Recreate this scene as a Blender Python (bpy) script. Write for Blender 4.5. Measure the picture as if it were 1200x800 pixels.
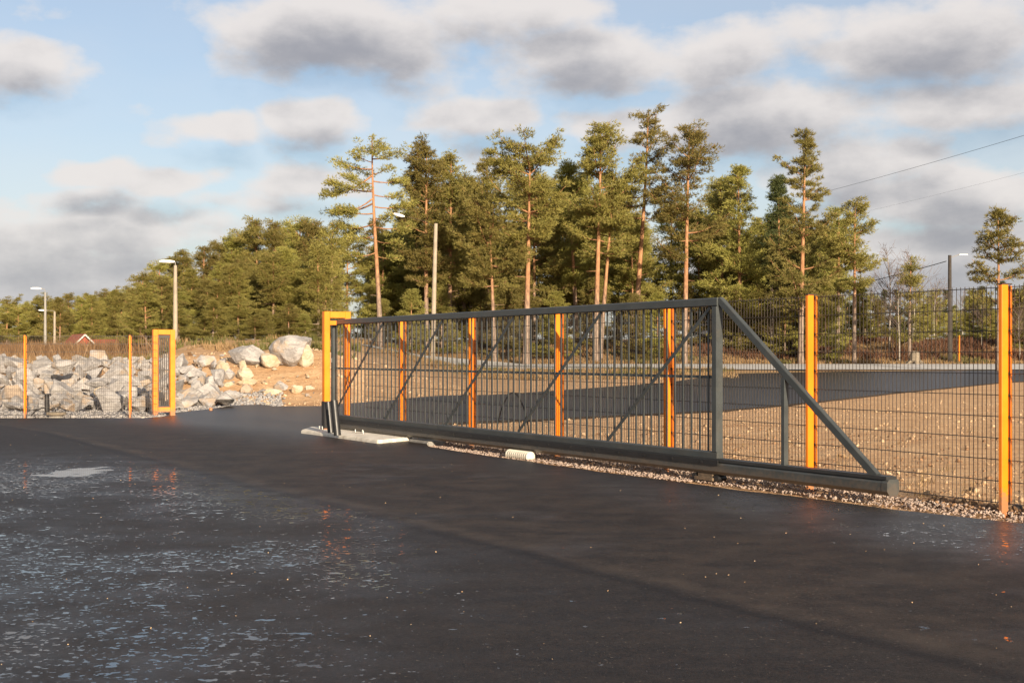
import bpy, bmesh, math, random
import numpy as np
from mathutils import Vector, Matrix, Euler
from mathutils.geometry import delaunay_2d_cdt

for o in list(bpy.data.objects):
    bpy.data.objects.remove(o)
S = bpy.context.scene
COL = S.collection
F, CX, HY, EYE = 1530.0, 600.0, 415.0, 1.474

# ------------------------------------------------------------------ camera
cam_d = bpy.data.cameras.new("camera")
cam = bpy.data.objects.new("camera", cam_d)
COL.objects.link(cam)
cam.location = (0, 0, EYE)
cam.rotation_euler = (math.radians(90), 0, 0)
cam_d.sensor_width = 36.0
cam_d.sensor_fit = 'HORIZONTAL'
cam_d.lens = F / 1200 * 36.0
cam_d.shift_y = (HY - 400) / 1200
cam_d.clip_start = 0.1
cam_d.clip_end = 5000
S.camera = cam

# ------------------------------------------------------------------ exposure
S.view_settings.view_transform = 'Standard'
S.view_settings.look = 'None'
S.view_settings.exposure = 1.0
S.view_settings.gamma = 1.0
S.view_settings.use_curve_mapping = False

# ------------------------------------------------------------------ sun
SUN_EL = math.radians(14.5)
SUN_H = Vector((0.342, -0.940, 0)).normalized()
TOSUN = SUN_H * math.cos(SUN_EL) + Vector((0, 0, math.sin(SUN_EL)))
sl = bpy.data.lights.new("sun", 'SUN')
sl.energy = 5.0
sl.angle = math.radians(0.6)
sl.color = (1.0, 0.83, 0.62)
sun = bpy.data.objects.new("sun", sl)
COL.objects.link(sun)
sun.rotation_euler = (-TOSUN).to_track_quat('-Z', 'Y').to_euler()

# ------------------------------------------------------------------ node helper
class NT:
    def __init__(self, tree):
        self.t = tree; self.n = tree.nodes; self.l = tree.links
    def node(self, typ, **kw):
        nd = self.n.new(typ)
        for k, v in kw.items():
            if k == 'ins':
                for kk, vv in v.items():
                    self.put(nd.inputs[kk], vv)
            else:
                setattr(nd, k, v)
        return nd
    def put(self, sock, v):
        if hasattr(v, 'is_output') or isinstance(v, bpy.types.NodeSocket):
            self.l.new(v, sock)
        else:
            if isinstance(v, (tuple, list)) and sock.type == 'RGBA' and len(v) == 3:
                v = (*v, 1)
            sock.default_value = v
    def m(self, op, a, b=0.0, c=None, clamp=False):
        nd = self.n.new('ShaderNodeMath'); nd.operation = op; nd.use_clamp = clamp
        self.put(nd.inputs[0], a); self.put(nd.inputs[1], b)
        if c is not None: self.put(nd.inputs[2], c)
        return nd.outputs[0]
    def smooth(self, v, a, b, lo=0.0, hi=1.0):
        nd = self.n.new('ShaderNodeMapRange'); nd.interpolation_type = 'SMOOTHSTEP'
        self.put(nd.inputs[0], v)
        for i, x in enumerate((a, b, lo, hi)): self.put(nd.inputs[i + 1], x)
        return nd.outputs[0]
    def mix(self, f, a, b):
        nd = self.n.new('ShaderNodeMix'); nd.data_type = 'RGBA'
        self.put(nd.inputs[0], f); self.put(nd.inputs[6], a); self.put(nd.inputs[7], b)
        return nd.outputs[2]
    def noise(self, vec, scale, detail=4, rough=0.55, dist=0.0):
        nd = self.n.new('ShaderNodeTexNoise')
        if vec is not None: self.put(nd.inputs['Vector'], vec)
        nd.inputs['Scale'].default_value = scale; nd.inputs['Detail'].default_value = detail
        nd.inputs['Roughness'].default_value = rough; nd.inputs['Distortion'].default_value = dist
        return nd.outputs['Fac']
    def map(self, vec, loc=(0, 0, 0), rot=(0, 0, 0), scale=(1, 1, 1)):
        nd = self.n.new('ShaderNodeMapping')
        self.put(nd.inputs['Vector'], vec)
        nd.inputs['Location'].default_value = loc; nd.inputs['Rotation'].default_value = rot
        nd.inputs['Scale'].default_value = scale
        return nd.outputs[0]
    def xyz(self, vec):
        nd = self.n.new('ShaderNodeSeparateXYZ'); self.put(nd.inputs[0], vec)
        return nd.outputs
    def comb(self, x, y, z):
        nd = self.n.new('ShaderNodeCombineXYZ')
        for i, v in enumerate((x, y, z)): self.put(nd.inputs[i], v)
        return nd.outputs[0]

# ------------------------------------------------------------------ world: sky with broken cloud
W = bpy.data.worlds.new("World"); S.world = W; W.use_nodes = True
W.node_tree.nodes.clear()
T = NT(W.node_tree)
SKY_STRENGTH = 0.075
sky = T.node('ShaderNodeTexSky', sky_type='NISHITA', sun_disc=False, sun_elevation=SUN_EL,
             sun_rotation=math.atan2(SUN_H.x, SUN_H.y), altitude=100, air_density=1.0, dust_density=1.2, ozone_density=2.5)
bg1 = T.node('ShaderNodeBackground', ins={'Color': sky.outputs[0], 'Strength': SKY_STRENGTH})
tc = T.node('ShaderNodeTexCoord')
gx, gy, gz = T.xyz(tc.outputs['Generated'])
az = T.m('ARCTAN2', gx, gy)
el = T.m('ARCSINE', gz)
# cloud banks: azimuth and elevation (degrees), half sizes, weight
def pe(px, py):
    a = math.atan((px - CX) / F)
    return a, math.atan((HY - py) / F * math.cos(a))
BANKS = [(400, 35, 185, 62, 1.2), (300, 40, 80, 45, .8), (560, 30, 120, 50, .8), (690, 70, 190, 50, 1.0), (860, 60, 140, 55, .9), (1060, 40, 190, 70, 1.1),
         (1130, 125, 170, 50, 1.0), (15, 85, 105, 42, 1.1), (255, 145, 95, 32, 1.1), (370, 138, 88, 36, 1.2),
         (560, 135, 110, 46, 1.15), (865, 135, 140, 60, 1.1), (725, 145, 95, 42, .9), (115, 200, 95, 30, 1.0),
         (215, 212, 60, 30, .95), (355, 210, 110, 36, 1.05), (60, 275, 300, 50, 1.0), (60, 330, 330, 50, 1.05), (250, 270, 160, 40, .7), (0, 245, 120, 30, .8),
         (1000, 195, 150, 40, 1.0), (1120, 235, 190, 48, 1.1), (1100, 310, 260, 60, 1.15), (900, 300, 300, 60, .8), (560, 200, 90, 40, .6),
         (1330, 200, 160, 90, 1.0), (-190, 180, 160, 80, .9), (60, 15, 60, 20, .45), (470, 95, 120, 30, .6), (640, 20, 120, 40, .9), (330, 165, 150, 30, .55), (160, 120, 70, 25, .4), (960, 130, 120, 40, .8), (300, 240, 130, 30, .7), (100, 235, 160, 28, .75)]
def field(dx, de, tag):
    v = T.comb(T.m('MULTIPLY', az, 1.0), T.m('MULTIPLY', T.m('ADD', el, de), 1.7), dx)
    wn = T.n.new('ShaderNodeTexNoise'); T.put(wn.inputs['Vector'], v)
    wn.inputs['Scale'].default_value = 9; wn.inputs['Detail'].default_value = 3
    wx, wy, wz = T.xyz(wn.outputs['Color'])
    a2 = T.m('ADD', az, T.m('MULTIPLY', T.m('SUBTRACT', wx, .5), .10))
    e2 = T.m('ADD', T.m('ADD', el, de), T.m('MULTIPLY', T.m('SUBTRACT', wy, .5), .045))
    acc = None
    for (px, py, rx, ry, w) in BANKS:
        a0, e0 = pe(px, py)
        p = T.m('MULTIPLY', T.m('SUBTRACT', a2, a0), F / rx)
        q = T.m('MULTIPLY', T.m('SUBTRACT', e2, e0), F / ry)
        r = T.m('MULTIPLY_ADD', p, p, T.m('MULTIPLY', q, q))
        val = T.m('MULTIPLY', T.m('POWER', 2.2, T.m('MULTIPLY', r, -1.6)), w)
        if acc is None: acc = val
        else:
            acc = T.m('SMOOTH_MAX', acc, val, .25)
    # elsewhere in the sky: free noise banks
    far = T.smooth(T.m('ABSOLUTE', az), .46, .62)
    hi = T.smooth(el, .30, .40)
    out = T.m('MAXIMUM', far, hi)
    fr = T.m('MULTIPLY', T.smooth(T.noise(v, 4.2, 3, .5), .40, .66), 1.1)
    acc = T.m('ADD', T.m('MULTIPLY', acc, T.m('SUBTRACT', 1.0, out)), T.m('MULTIPLY', fr, out))
    d1 = T.noise(v, 15, 8, .58)
    return T.m('ADD', acc, T.m('MULTIPLY', T.m('SUBTRACT', d1, .5), 1.25)), d1
f0, d0 = field(0.0, 0.0, 'a')
f1, d1_ = field(0.0, 0.022, 'b')
mask = T.smooth(f0, .14, .80)
# light from behind the viewer: tops white, bases and cores grey
shade = T.m('SUBTRACT', T.m('ADD', T.m('MULTIPLY', f1, .75), T.m('MULTIPLY', f0, .25)), .30)
shade = T.smooth(shade, .10, .92)
ccol = T.mix(shade, (.425, .397, .380), (.180, .176, .190))
lowf = T.smooth(el, .0, .10, .55, 0.0)
ccol = T.mix(lowf, ccol, (.30, .30, .32))
bg2 = T.node('ShaderNodeBackground', ins={'Color': ccol, 'Strength': 1.0})
low = T.smooth(el, -.02, .26, .66, .34)
mk = T.m('MAXIMUM', T.m('MULTIPLY', mask, .93), T.m('MULTIPLY', low, T.m('ADD', .62, T.m('MULTIPLY', T.noise(T.comb(T.m('MULTIPLY', az, 1.0), T.m('MULTIPLY', el, 2.2), 3.0), 6, 5, .55), .62))))
ccol = T.mix(T.m('MULTIPLY', T.m('SUBTRACT', 1.0, mask), .9), ccol, (.36, .385, .44))
ms = T.node('ShaderNodeMixShader')
T.put(ms.inputs[0], mk); T.l.new(bg1.outputs[0], ms.inputs[1]); T.l.new(bg2.outputs[0], ms.inputs[2])
wo = T.node('ShaderNodeOutputWorld'); T.l.new(ms.outputs[0], wo.inputs[0])
W.cycles.sampling_method = 'MANUAL'; W.cycles.sample_map_resolution = 512

# ------------------------------------------------------------------ geometry helpers
rng = random.Random(7)

def ss(a, b, x):
    t = np.clip((np.asarray(x, float) - a) / (b - a), 0, 1)
    return t * t * (3 - 2 * t)

def vnoise(x, y, s=1.0, seed=0):
    x = np.asarray(x, float) / s; y = np.asarray(y, float) / s
    return (np.sin(x * 1.7 + seed) * np.cos(y * 1.3 - seed * 2.1) + .5 * np.sin(x * 3.9 + y * 2.3 + seed * 1.3)
            + .3 * np.cos(y * 5.1 - x * 4.3 + seed * .7)) / 1.8

def H(x, y):
    """terrain height"""
    x = np.asarray(x, float); y = np.asarray(y, float)
    ys = np.maximum(y, 5.0)
    px = CX + F * x / ys
    h = -0.16 * ss(23, 32.5, y) * ss(0, -5, x) * (1 - ss(36, 48, y))
    rise = .30 * ss(45, 98, y) * 1.0 + .35 * ss(98, 109, y)
    bank = 1.9 * ss(109, 124, y) + 1.0 * ss(124, 180, y) + .18 * vnoise(x, y, 6, 2) * ss(109, 118, y)
    right = rise + bank
    w = 1 - ss(365, 585, px)
    st = 40.5 - 3.2 * (1 - ss(150, 230, px))
    left = 1.5 * (.70 + .30 * ss(150, 240, px)) * ss(st, st + 9, y) + (.75 * ss(50, 72, y) + .5 * ss(72, 120, y)) * (.08 + .92 * ss(140, 215, px)) + .1 * vnoise(x, y, 2.6, 1) * ss(st + 2, st + 7, y)
    left = left + .22 * ss(300, 345, px) * (1 - ss(360, 420, px)) * ss(43, 49, y) * (1 - ss(54, 64, y))
    h = h + np.where(y > 30, w * left + (1 - w) * right, 0)
    return h

def Hf(x, y): return float(H(x, y))

def ground_at(px, py):
    """world point where the sight line through the photo's pixel meets the terrain"""
    u = (px - CX) / F; v = (HY - py) / F
    lo = None
    ys = np.concatenate([np.arange(4, 60, .05), np.arange(60, 400, .25)])
    d = EYE + v * ys - H(u * ys, ys)
    i = int(np.argmax(d < 0))
    y = ys[i]
    return Vector((u * y, y, Hf(u * y, y)))

def at(px, py, y):
    return Vector(((px - CX) / F * y, y, EYE + (HY - py) / F * y))

TH = math.atan(916 / F)
D = Vector((-math.sin(TH), math.cos(TH), 0)); N = Vector((-math.cos(TH), -math.sin(TH), 0))
FO = Vector((4.56, 12.06, 0)); FRZ = math.atan2(D.y, D.x)
def P(t, o, z=0.0):
    q = FO + D * t + N * o; q.z = z
    return q
def t_of(px, o):
    """distance along the fence line, offset o, seen at column px"""
    u = (px - CX) / F
    b = FO + N * o
    return (b.x - u * b.y) / (u * D.y - D.x)

class MB:
    def __init__(self): self.v = []; self.f = []; self.mi = []
    def add(self, vs, fs, mi=0):
        b = len(self.v)
        self.v += [tuple(p) for p in vs]
        self.f += [tuple(i + b for i in f) for f in fs]
        self.mi += [mi] * len(fs)
    def box(self, lo, hi, mi=0, bev=0.0):
        (x0, y0, z0), (x1, y1, z1) = lo, hi
        if bev > 0:
            # chamfered along z edges
            b = bev
            ring = [(x0 + b, y0), (x1 - b, y0), (x1, y0 + b), (x1, y1 - b), (x1 - b, y1), (x0 + b, y1), (x0, y1 - b), (x0, y0 + b)]
            self.prism(ring, z0, z1, mi); return
        vs = [(x0, y0, z0), (x1, y0, z0), (x1, y1, z0), (x0, y1, z0), (x0, y0, z1), (x1, y0, z1), (x1, y1, z1), (x0, y1, z1)]
        self.add(vs, [(3, 2, 1, 0), (4, 5, 6, 7), (0, 1, 5, 4), (1, 2, 6, 5), (2, 3, 7, 6), (3, 0, 4, 7)], mi)
    def prism(self, ring, z0, z1, mi=0):
        n = len(ring)
        vs = [(x, y, z0) for x, y in ring] + [(x, y, z1) for x, y in ring]
        fs = [tuple(reversed(range(n))), tuple(range(n, 2 * n))] + [(i, (i + 1) % n, n + (i + 1) % n, n + i) for i in range(n)]
        self.add(vs, fs, mi)
    def bar(self, a, b, w, h, up=(0, 0, 1), mi=0, bev=0.0):
        """rectangular bar from a to b, w across, h along up"""
        a = Vector(a); b = Vector(b); d = (b - a).normalized(); up = Vector(up)
        s = d.cross(up).normalized(); u = s.cross(d).normalized()
        if bev > 0:
            q = [(-w/2 + bev, -h/2), (w/2 - bev, -h/2), (w/2, -h/2 + bev), (w/2, h/2 - bev), (w/2 - bev, h/2), (-w/2 + bev, h/2), (-w/2, h/2 - bev), (-w/2, -h/2 + bev)]
        else:
            q = [(-w/2, -h/2), (w/2, -h/2), (w/2, h/2), (-w/2, h/2)]
        n = len(q)
        vs = [a + s * x + u * y for x, y in q] + [b + s * x + u * y for x, y in q]
        fs = [tuple(range(n)), tuple(reversed(range(n, 2 * n)))] + [(i, n + i, n + (i + 1) % n, (i + 1) % n) for i in range(n)]
        self.add(vs, fs, mi)
    def tube(self, pts, rad, n=8, mi=0, cap=True):
        pts = [Vector(p) for p in pts]
        if not isinstance(rad, (list, tuple)): rad = [rad] * len(pts)
        vs = []; fs = []
        ref = None
        for i, p in enumerate(pts):
            d = (pts[min(i + 1, len(pts) - 1)] - pts[max(i - 1, 0)]).normalized()
            if ref is None:
                ref = Vector((0, 0, 1)) if abs(d.z) < .9 else Vector((1, 0, 0))
            s = d.cross(ref).normalized(); u = s.cross(d).normalized(); ref = u
            for k in range(n):
                a = 2 * math.pi * k / n
                vs.append(p + (s * math.cos(a) + u * math.sin(a)) * rad[i])
        for i in range(len(pts) - 1):
            for k in range(n):
                fs.append((i * n + k, i * n + (k + 1) % n, (i + 1) * n + (k + 1) % n, (i + 1) * n + k))
        if cap:
            fs.append(tuple(reversed(range(n)))); m = (len(pts) - 1) * n
            fs.append(tuple(range(m, m + n)))
        self.add(vs, fs, mi)
    def build(self, name, mats, parent=None, smooth=False, loc=None, rz=None):
        me = bpy.data.meshes.new(name)
        me.from_pydata(self.v, [], self.f)
        if not isinstance(mats, (list, tuple)): mats = [mats]
        for m in mats: me.materials.append(m)
        if len(mats) > 1: me.polygons.foreach_set('material_index', self.mi)
        bm = bmesh.new(); bm.from_mesh(me); bmesh.ops.recalc_face_normals(bm, faces=bm.faces); bm.to_mesh(me); bm.free()
        if smooth: me.polygons.foreach_set('use_smooth', [True] * len(me.polygons))
        me.update()
        return link(name, me, parent, loc, rz)

def link(name, me, parent=None, loc=None, rz=None):
    o = bpy.data.objects.new(name, me); COL.objects.link(o)
    if parent is not None: o.parent = parent
    if loc is not None: o.location = loc
    if rz is not None: o.rotation_euler = (0, 0, rz)
    return o

def tag(o, label=None, cat=None, group=None, kind=None):
    if label: o['label'] = label
    if cat: o['category'] = cat
    if group: o['group'] = group
    if kind: o['kind'] = kind
    return o

def thing(name, label, cat, loc=(0, 0, 0), rz=0.0, group=None):
    o = bpy.data.objects.new(name, None); COL.objects.link(o)
    o.empty_display_size = .2
    o.location = loc; o.rotation_euler = (0, 0, rz)
    return tag(o, label, cat, group)

def copy_tree(root, loc, rz=0.0, scale=1.0, label=None, group=None):
    r = root.copy(); COL.objects.link(r)
    r.location = loc; r.rotation_euler = (0, 0, rz)
    r.scale = (scale, scale, scale) if not isinstance(scale, tuple) else scale
    if label: r['label'] = label
    if group: r['group'] = group
    elif 'group' in r: del r['group']
    for ch in root.children:
        c = ch.copy(); COL.objects.link(c); c.parent = r
        for g in ch.children:
            q = g.copy(); COL.objects.link(q); q.parent = c
    return r

# ------------------------------------------------------------------ materials
def mat(name, col, rough=.5, metal=0.0, var=.0, splash=0.0, vscale=8, bump=0.0, bscale=60, spec=.5, dirt=None, coat=0.0):
    m = bpy.data.materials.new(name); m.use_nodes = True
    t = NT(m.node_tree); b = m.node_tree.nodes['Principled BSDF']
    tcn = t.node('ShaderNodeTexCoord'); v = tcn.outputs['Object']
    n1 = t.noise(v, vscale, 5, .6)
    lo = tuple(c * (1 - var) for c in col); hi = tuple(min(1, c * (1 + var)) for c in col)
    c = t.mix(t.smooth(n1, .3, .7), lo, hi)
    if dirt:
        dcol, amt = dirt
        c = t.mix(t.m('MULTIPLY', t.smooth(t.noise(v, vscale * .6, 6, .65), .48, .72), amt), c, dcol)
    if splash:
        zz = t.xyz(v)[2]
        sp = t.m('ADD', t.smooth(zz, .42, .03), t.m('MULTIPLY', t.m('SUBTRACT', t.noise(v, 22, 6, .7), .5), 1.6))
        c = t.mix(t.m('MULTIPLY', t.m('MULTIPLY', t.smooth(sp, .45, .9), t.smooth(zz, .55, .3)), splash), c, (.20, .13, .08))
        scr = t.smooth(t.noise(t.map(v, scale=(1, 1, .25)), 26, 5, .7), .64, .72)
        c = t.mix(t.m('MULTIPLY', scr, splash * .5), c, tuple(x * .55 for x in col))
    t.put(b.inputs['Base Color'], c)
    t.put(b.inputs['Roughness'], t.m('ADD', rough, t.m('MULTIPLY', t.m('SUBTRACT', n1, .5), .2)))
    b.inputs['Metallic'].default_value = metal
    b.inputs['Specular IOR Level'].default_value = spec
    b.inputs['Coat Weight'].default_value = coat
    if bump > 0:
        bn = t.node('ShaderNodeBump', ins={'Height': t.noise(v, bscale, 5, .6), 'Strength': bump, 'Distance': .02})
        t.l.new(bn.outputs[0], b.inputs['Normal'])
    return m

M = {}
M['orange'] = mat('orange_paint', (.82, .205, .004), .42, var=.09, vscale=3, splash=.75, bump=.03, bscale=40, dirt=((.45, .14, .02), .18))
M['grey'] = mat('grey_gate_paint', (.043, .049, .050), .42, var=.14, vscale=4, splash=.22, dirt=((.095, .085, .07), .45))
M['greydark'] = mat('dark_rail_steel', (.022, .023, .024), .5, var=.15, vscale=6)
M['wire'] = mat('dark_fence_wire', (.048, .038, .031), .5, var=.1)
M['black'] = mat('black_plastic', (.012, .012, .013), .42, var=.2, vscale=5)
M['cap'] = mat('dark_cap', (.05, .03, .02), .5)
M['zinc'] = mat('zinc_bolt', (.35, .35, .34), .4, metal=.8)
M['concrete'] = mat('pale_concrete', (.68, .63, .54), .9, var=.12, vscale=7, bump=.25, bscale=70, dirt=((.22, .18, .14), .55))
M['concrete_grey'] = mat('grey_concrete', (.25, .235, .21), .9, var=.18, vscale=9, bump=.3, bscale=70, dirt=((.10, .09, .08), .5))
M['pole'] = mat('pale_wood_pole', (.30, .25, .19), .8, var=.15, vscale=2, bump=.2, bscale=30)
M['polegrey'] = mat('grey_lamp_pole', (.24, .225, .20), .6, var=.1, vscale=2)
M['darkpole'] = mat('tarred_wood_pole', (.040, .033, .028), .9, var=.3, vscale=3, bump=.3, bscale=30)
M['lamp'] = mat('pale_lamp_housing', (.72, .72, .70), .4)
M['whitepipe'] = mat('white_ribbed_plastic', (.52, .49, .41), .55, var=.1, vscale=8, dirt=((.3, .22, .14), .5))
M['red'] = mat('red_wall_boards', (.30, .062, .035), .8, var=.2, vscale=2)
M['redroof'] = mat('red_tile_roof', (.30, .085, .045), .8, var=.2, vscale=1.5)
M['white'] = mat('white_trim_paint', (.50, .48, .45), .6, var=.05)
M['whitewall'] = mat('white_rendered_wall', (.72, .70, .66), .8, var=.06)
M['glass'] = mat('dark_window_glass', (.02, .025, .03), .1)
M['greyroof'] = mat('grey_roof_sheet', (.12, .12, .13), .6, var=.1)
M['rustysoil'] = mat('rusty_box', (.12, .085, .055), .85, var=.3, vscale=20, bump=.3, bscale=80)
M['stump'] = mat('weathered_stump', (.20, .165, .12), .9, var=.35, vscale=14, bump=.4, bscale=40)

def asphalt_mat():
    m = bpy.data.materials.new('wet_asphalt'); m.use_nodes = True
    t = NT(m.node_tree); b = m.node_tree.nodes['Principled BSDF']
    v = t.node('ShaderNodeTexCoord').outputs['Object']
    x, y, z = t.xyz(v)
    # distance across the paving lanes, which run along the fence
    off = t.m('ADD', t.m('MULTIPLY', t.m('SUBTRACT', x, FO.x), N.x), t.m('MULTIPLY', t.m('SUBTRACT', y, FO.y), N.y))
    along = t.m('ADD', t.m('MULTIPLY', t.m('SUBTRACT', x, FO.x), D.x), t.m('MULTIPLY', t.m('SUBTRACT', y, FO.y), D.y))
    wob = t.m('MULTIPLY', t.m('SUBTRACT', t.noise(v, .5, 3), .5), .35)
    off2 = t.m('ADD', off, wob)
    grain = t.noise(v, 120, 3, .75)
    grain2 = t.noise(v, 42, 4, .7)
    big = t.noise(v, .42, 4, .55)
    mid = t.noise(v, 2.2, 5, .6)
    # wet zones: left lane wet, middle lane mostly dry, strip along the edge wet again
    lane = t.smooth(off2, 4.7, 5.5)
    edge = t.m('MULTIPLY', t.smooth(off2, 3.2, 2.0), t.smooth(along, 5.0, 1.5))
    lane = t.m('MULTIPLY', lane, t.m('MAXIMUM', t.smooth(x, .4, -1.3, .22, 1.0), t.smooth(y, 9, 13)))
    lanes = t.m('MAXIMUM', lane, t.m('MULTIPLY', edge, .85))
    lanes = t.m('MAXIMUM', lanes, t.m('MULTIPLY', t.smooth(t.noise(v, .8, 4, .6), .5, .68), .62))
    fary = t.smooth(y, 22, 15)
    wetz = t.m('MULTIPLY', t.m('MULTIPLY', lanes, t.smooth(big, .36, .56, .45, 1.0)), fary)
    # small water films standing in hollows
    pat = t.noise(t.map(v, rot=(0, 0, .3), scale=(1.0, 1.15, 1)), 9.5, 3.5, .55, .2)
    thr = t.m('SUBTRACT', .74, t.m('MULTIPLY', wetz, .118))
    film = t.smooth(t.m('SUBTRACT', pat, thr), 0.0, .022)
    pat2 = t.noise(t.map(v, loc=(5, 2, 0)), 24, 4, .6, .3)
    film2 = t.smooth(t.m('SUBTRACT', pat2, t.m('SUBTRACT', .76, t.m('MULTIPLY', wetz, .172))), 0.0, .022)
    film = t.m('MAXIMUM', film, t.m('MULTIPLY', film2, .97))
    # one bigger puddle
    pc = ground_at(88, 556)
    dx = t.m('DIVIDE', t.m('SUBTRACT', x, pc.x), .42); dy = t.m('DIVIDE', t.m('SUBTRACT', y, pc.y), .85)
    rr = t.m('ADD', t.m('ADD', t.m('MULTIPLY', dx, dx), t.m('MULTIPLY', dy, dy)), t.m('MULTIPLY', t.m('SUBTRACT', t.noise(v, 3.5, 4), .5), 3.2))
    pud = t.smooth(rr, .75, .5)
    water = t.m('MAXIMUM', film, pud)
    damp = t.m('MULTIPLY', wetz, t.smooth(mid, .3, .7, .35, 1.0))
    dry = t.mix(t.smooth(grain, .35, .7), (.0065, .0052, .0048), (.036, .029, .025))
    dust = t.smooth(t.noise(t.map(v, rot=(0, 0, -FRZ), scale=(.25, 1.6, 1)), 1.5, 5, .6), .42, .75)
    dry = t.mix(t.m('MULTIPLY', dust, .30), dry, (.060, .048, .038))
    mott = t.noise(t.map(v, loc=(2, 7, 0)), 9, 6, .75)
    dry = t.mix(t.smooth(mott, .40, .68, 0, .55), dry, (.046, .034, .027))
    dry = t.mix(t.smooth(t.noise(t.map(v, loc=(9, 1, 0)), 30, 5, .7), .48, .66, 0, .5), dry, (.006, .005, .005))
    lanebrown = t.m('MULTIPLY', t.smooth(off2, 5.4, 4.7), t.smooth(off2, 1.0, 2.4))
    dry = t.mix(t.m('MULTIPLY', t.m('MULTIPLY', lanebrown, t.smooth(mid, .35, .7)), .40), dry, (.075, .055, .041))
    # paving joint and old tyre tracks
    joint = t.m('MULTIPLY', t.smooth(t.m('ABSOLUTE', t.m('SUBTRACT', off2, 5.2)), .10, .02), .5)
    dry = t.mix(t.m('MULTIPLY', t.smooth(t.m('ABSOLUTE', t.m('SUBTRACT', off2, 4.97)), .16, .03), t.smooth(mid, .3, .65, .05, .38)), dry, (.085, .064, .048))
    dry = t.mix(joint, dry, (.005, .004, .004))
    chips = t.smooth(t.noise(v, 46, 1, .5), .735, .765)
    dry = t.mix(t.m('MULTIPLY', chips, .6), dry, (.22, .18, .14))
    col = t.mix(t.m('MULTIPLY', damp, .6), dry, (.017, .016, .017))
    col = t.mix(water, col, (.010, .010, .011))
    t.put(b.inputs['Base Color'], col)
    ro = t.m('ADD', .60, t.m('MULTIPLY', t.m('SUBTRACT', grain2, .5), .25))
    ro = t.m('SUBTRACT', ro, t.m('MULTIPLY', damp, .20))
    ro = t.m('SUBTRACT', ro, t.m('MULTIPLY', t.smooth(off2, 3.6, .6), .24))
    ro = t.m('MULTIPLY', ro, t.m('SUBTRACT', 1.0, t.m('MULTIPLY', water, .95)))
    t.put(b.inputs['Roughness'], t.m('MAXIMUM', ro, .03))
    t.put(b.inputs['Specular IOR Level'], t.m('ADD', .10, t.m('ADD', t.m('MULTIPLY', damp, .08), t.m('MULTIPLY', water, .5))))
    hgt = t.m('ADD', t.m('MULTIPLY', grain, .7), t.m('MULTIPLY', grain2, .5))
    st = t.m('MULTIPLY', t.m('SUBTRACT', 1.0, water), t.m('SUBTRACT', .6, t.m('MULTIPLY', damp, .15)))
    bn = t.node('ShaderNodeBump', ins={'Height': hgt, 'Strength': st, 'Distance': .008})
    t.l.new(bn.outputs[0], b.inputs['Normal'])
    return m
M['asphalt'] = asphalt_mat()

def terrain_mat():
    m = bpy.data.materials.new('sand_and_grass'); m.use_nodes = True
    t = NT(m.node_tree); b = m.node_tree.nodes['Principled BSDF']
    v = t.node('ShaderNodeTexCoord').outputs['Object']
    x, y, z = t.xyz(v)
    n1 = t.noise(v, .35, 5, .6); n2 = t.noise(v, 2.4, 5, .65); n3 = t.noise(v, 24, 4, .7)
    sand = t.mix(t.smooth(n2, .3, .7), (.51, .305, .155), (.66, .435, .238))
    sand = t.mix(t.smooth(n3, .35, .75, 0, .7), sand, (.34, .19, .095))
    peb = t.smooth(t.noise(v, 11, 2, .5), .70, .76)
    sand = t.mix(t.m('MULTIPLY', peb, .55), sand, (.66, .50, .34))
    peb2 = t.smooth(t.noise(v, 40, 2, .5), .66, .72)
    sand = t.mix(t.m('MULTIPLY', peb2, .7), sand, (.58, .48, .38))
    clod = t.smooth(t.noise(t.map(v, loc=(3, 8, 1)), 6, 4, .6), .60, .70)
    rut = t.noise(t.map(v, rot=(0, 0, .35), scale=(.10, 1.0, 1)), 1.5, 6, .65)
    sand = t.mix(t.smooth(rut, .48, .68, 0, .8), sand, (.38, .20, .09))
    sand = t.mix(t.smooth(t.noise(v, .9, 5, .7), .50, .72, 0, .5), sand, (.66, .46, .27))
    sand = t.mix(t.m('MULTIPLY', clod, .7), sand, (.27, .145, .07))
    grass = t.mix(t.smooth(n2, .3, .7), (.32, .19, .085), (.46, .29, .14))
    grass = t.mix(t.smooth(t.noise(v, .22, 4, .6), .52, .66), grass, (.10, .10, .030))
    grass = t.mix(t.smooth(t.noise(v, .5, 4, .6), .60, .70), grass, (.20, .09, .045))
    gz_ = t.m('ADD', y, t.m('MULTIPLY', t.m('SUBTRACT', n1, .5), 16))
    left = t.smooth(x, 2, -6)
    gl = t.m('MULTIPLY', t.smooth(gz_, 56, 70), left)
    gr = t.m('MULTIPLY', t.smooth(gz_, 66, 78), t.smooth(x, -4, 2))
    gm = t.m('MAXIMUM', gl, gr)
    c = t.mix(gm, sand, grass)
    t.put(b.inputs['Base Color'], c)
    b.inputs['Roughness'].default_value = .95
    b.inputs['Specular IOR Level'].default_value = .2
    hg = t.m('ADD', t.m('MULTIPLY', n3, .35), t.m('ADD', t.m('MULTIPLY', n2, 1.0), t.m('MULTIPLY', peb, .25)))
    bn = t.node('ShaderNodeBump', ins={'Height': hg, 'Strength': 1.0, 'Distance': .10})
    t.l.new(bn.outputs[0], b.inputs['Normal'])
    return m
M['terrain'] = terrain_mat()

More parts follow.
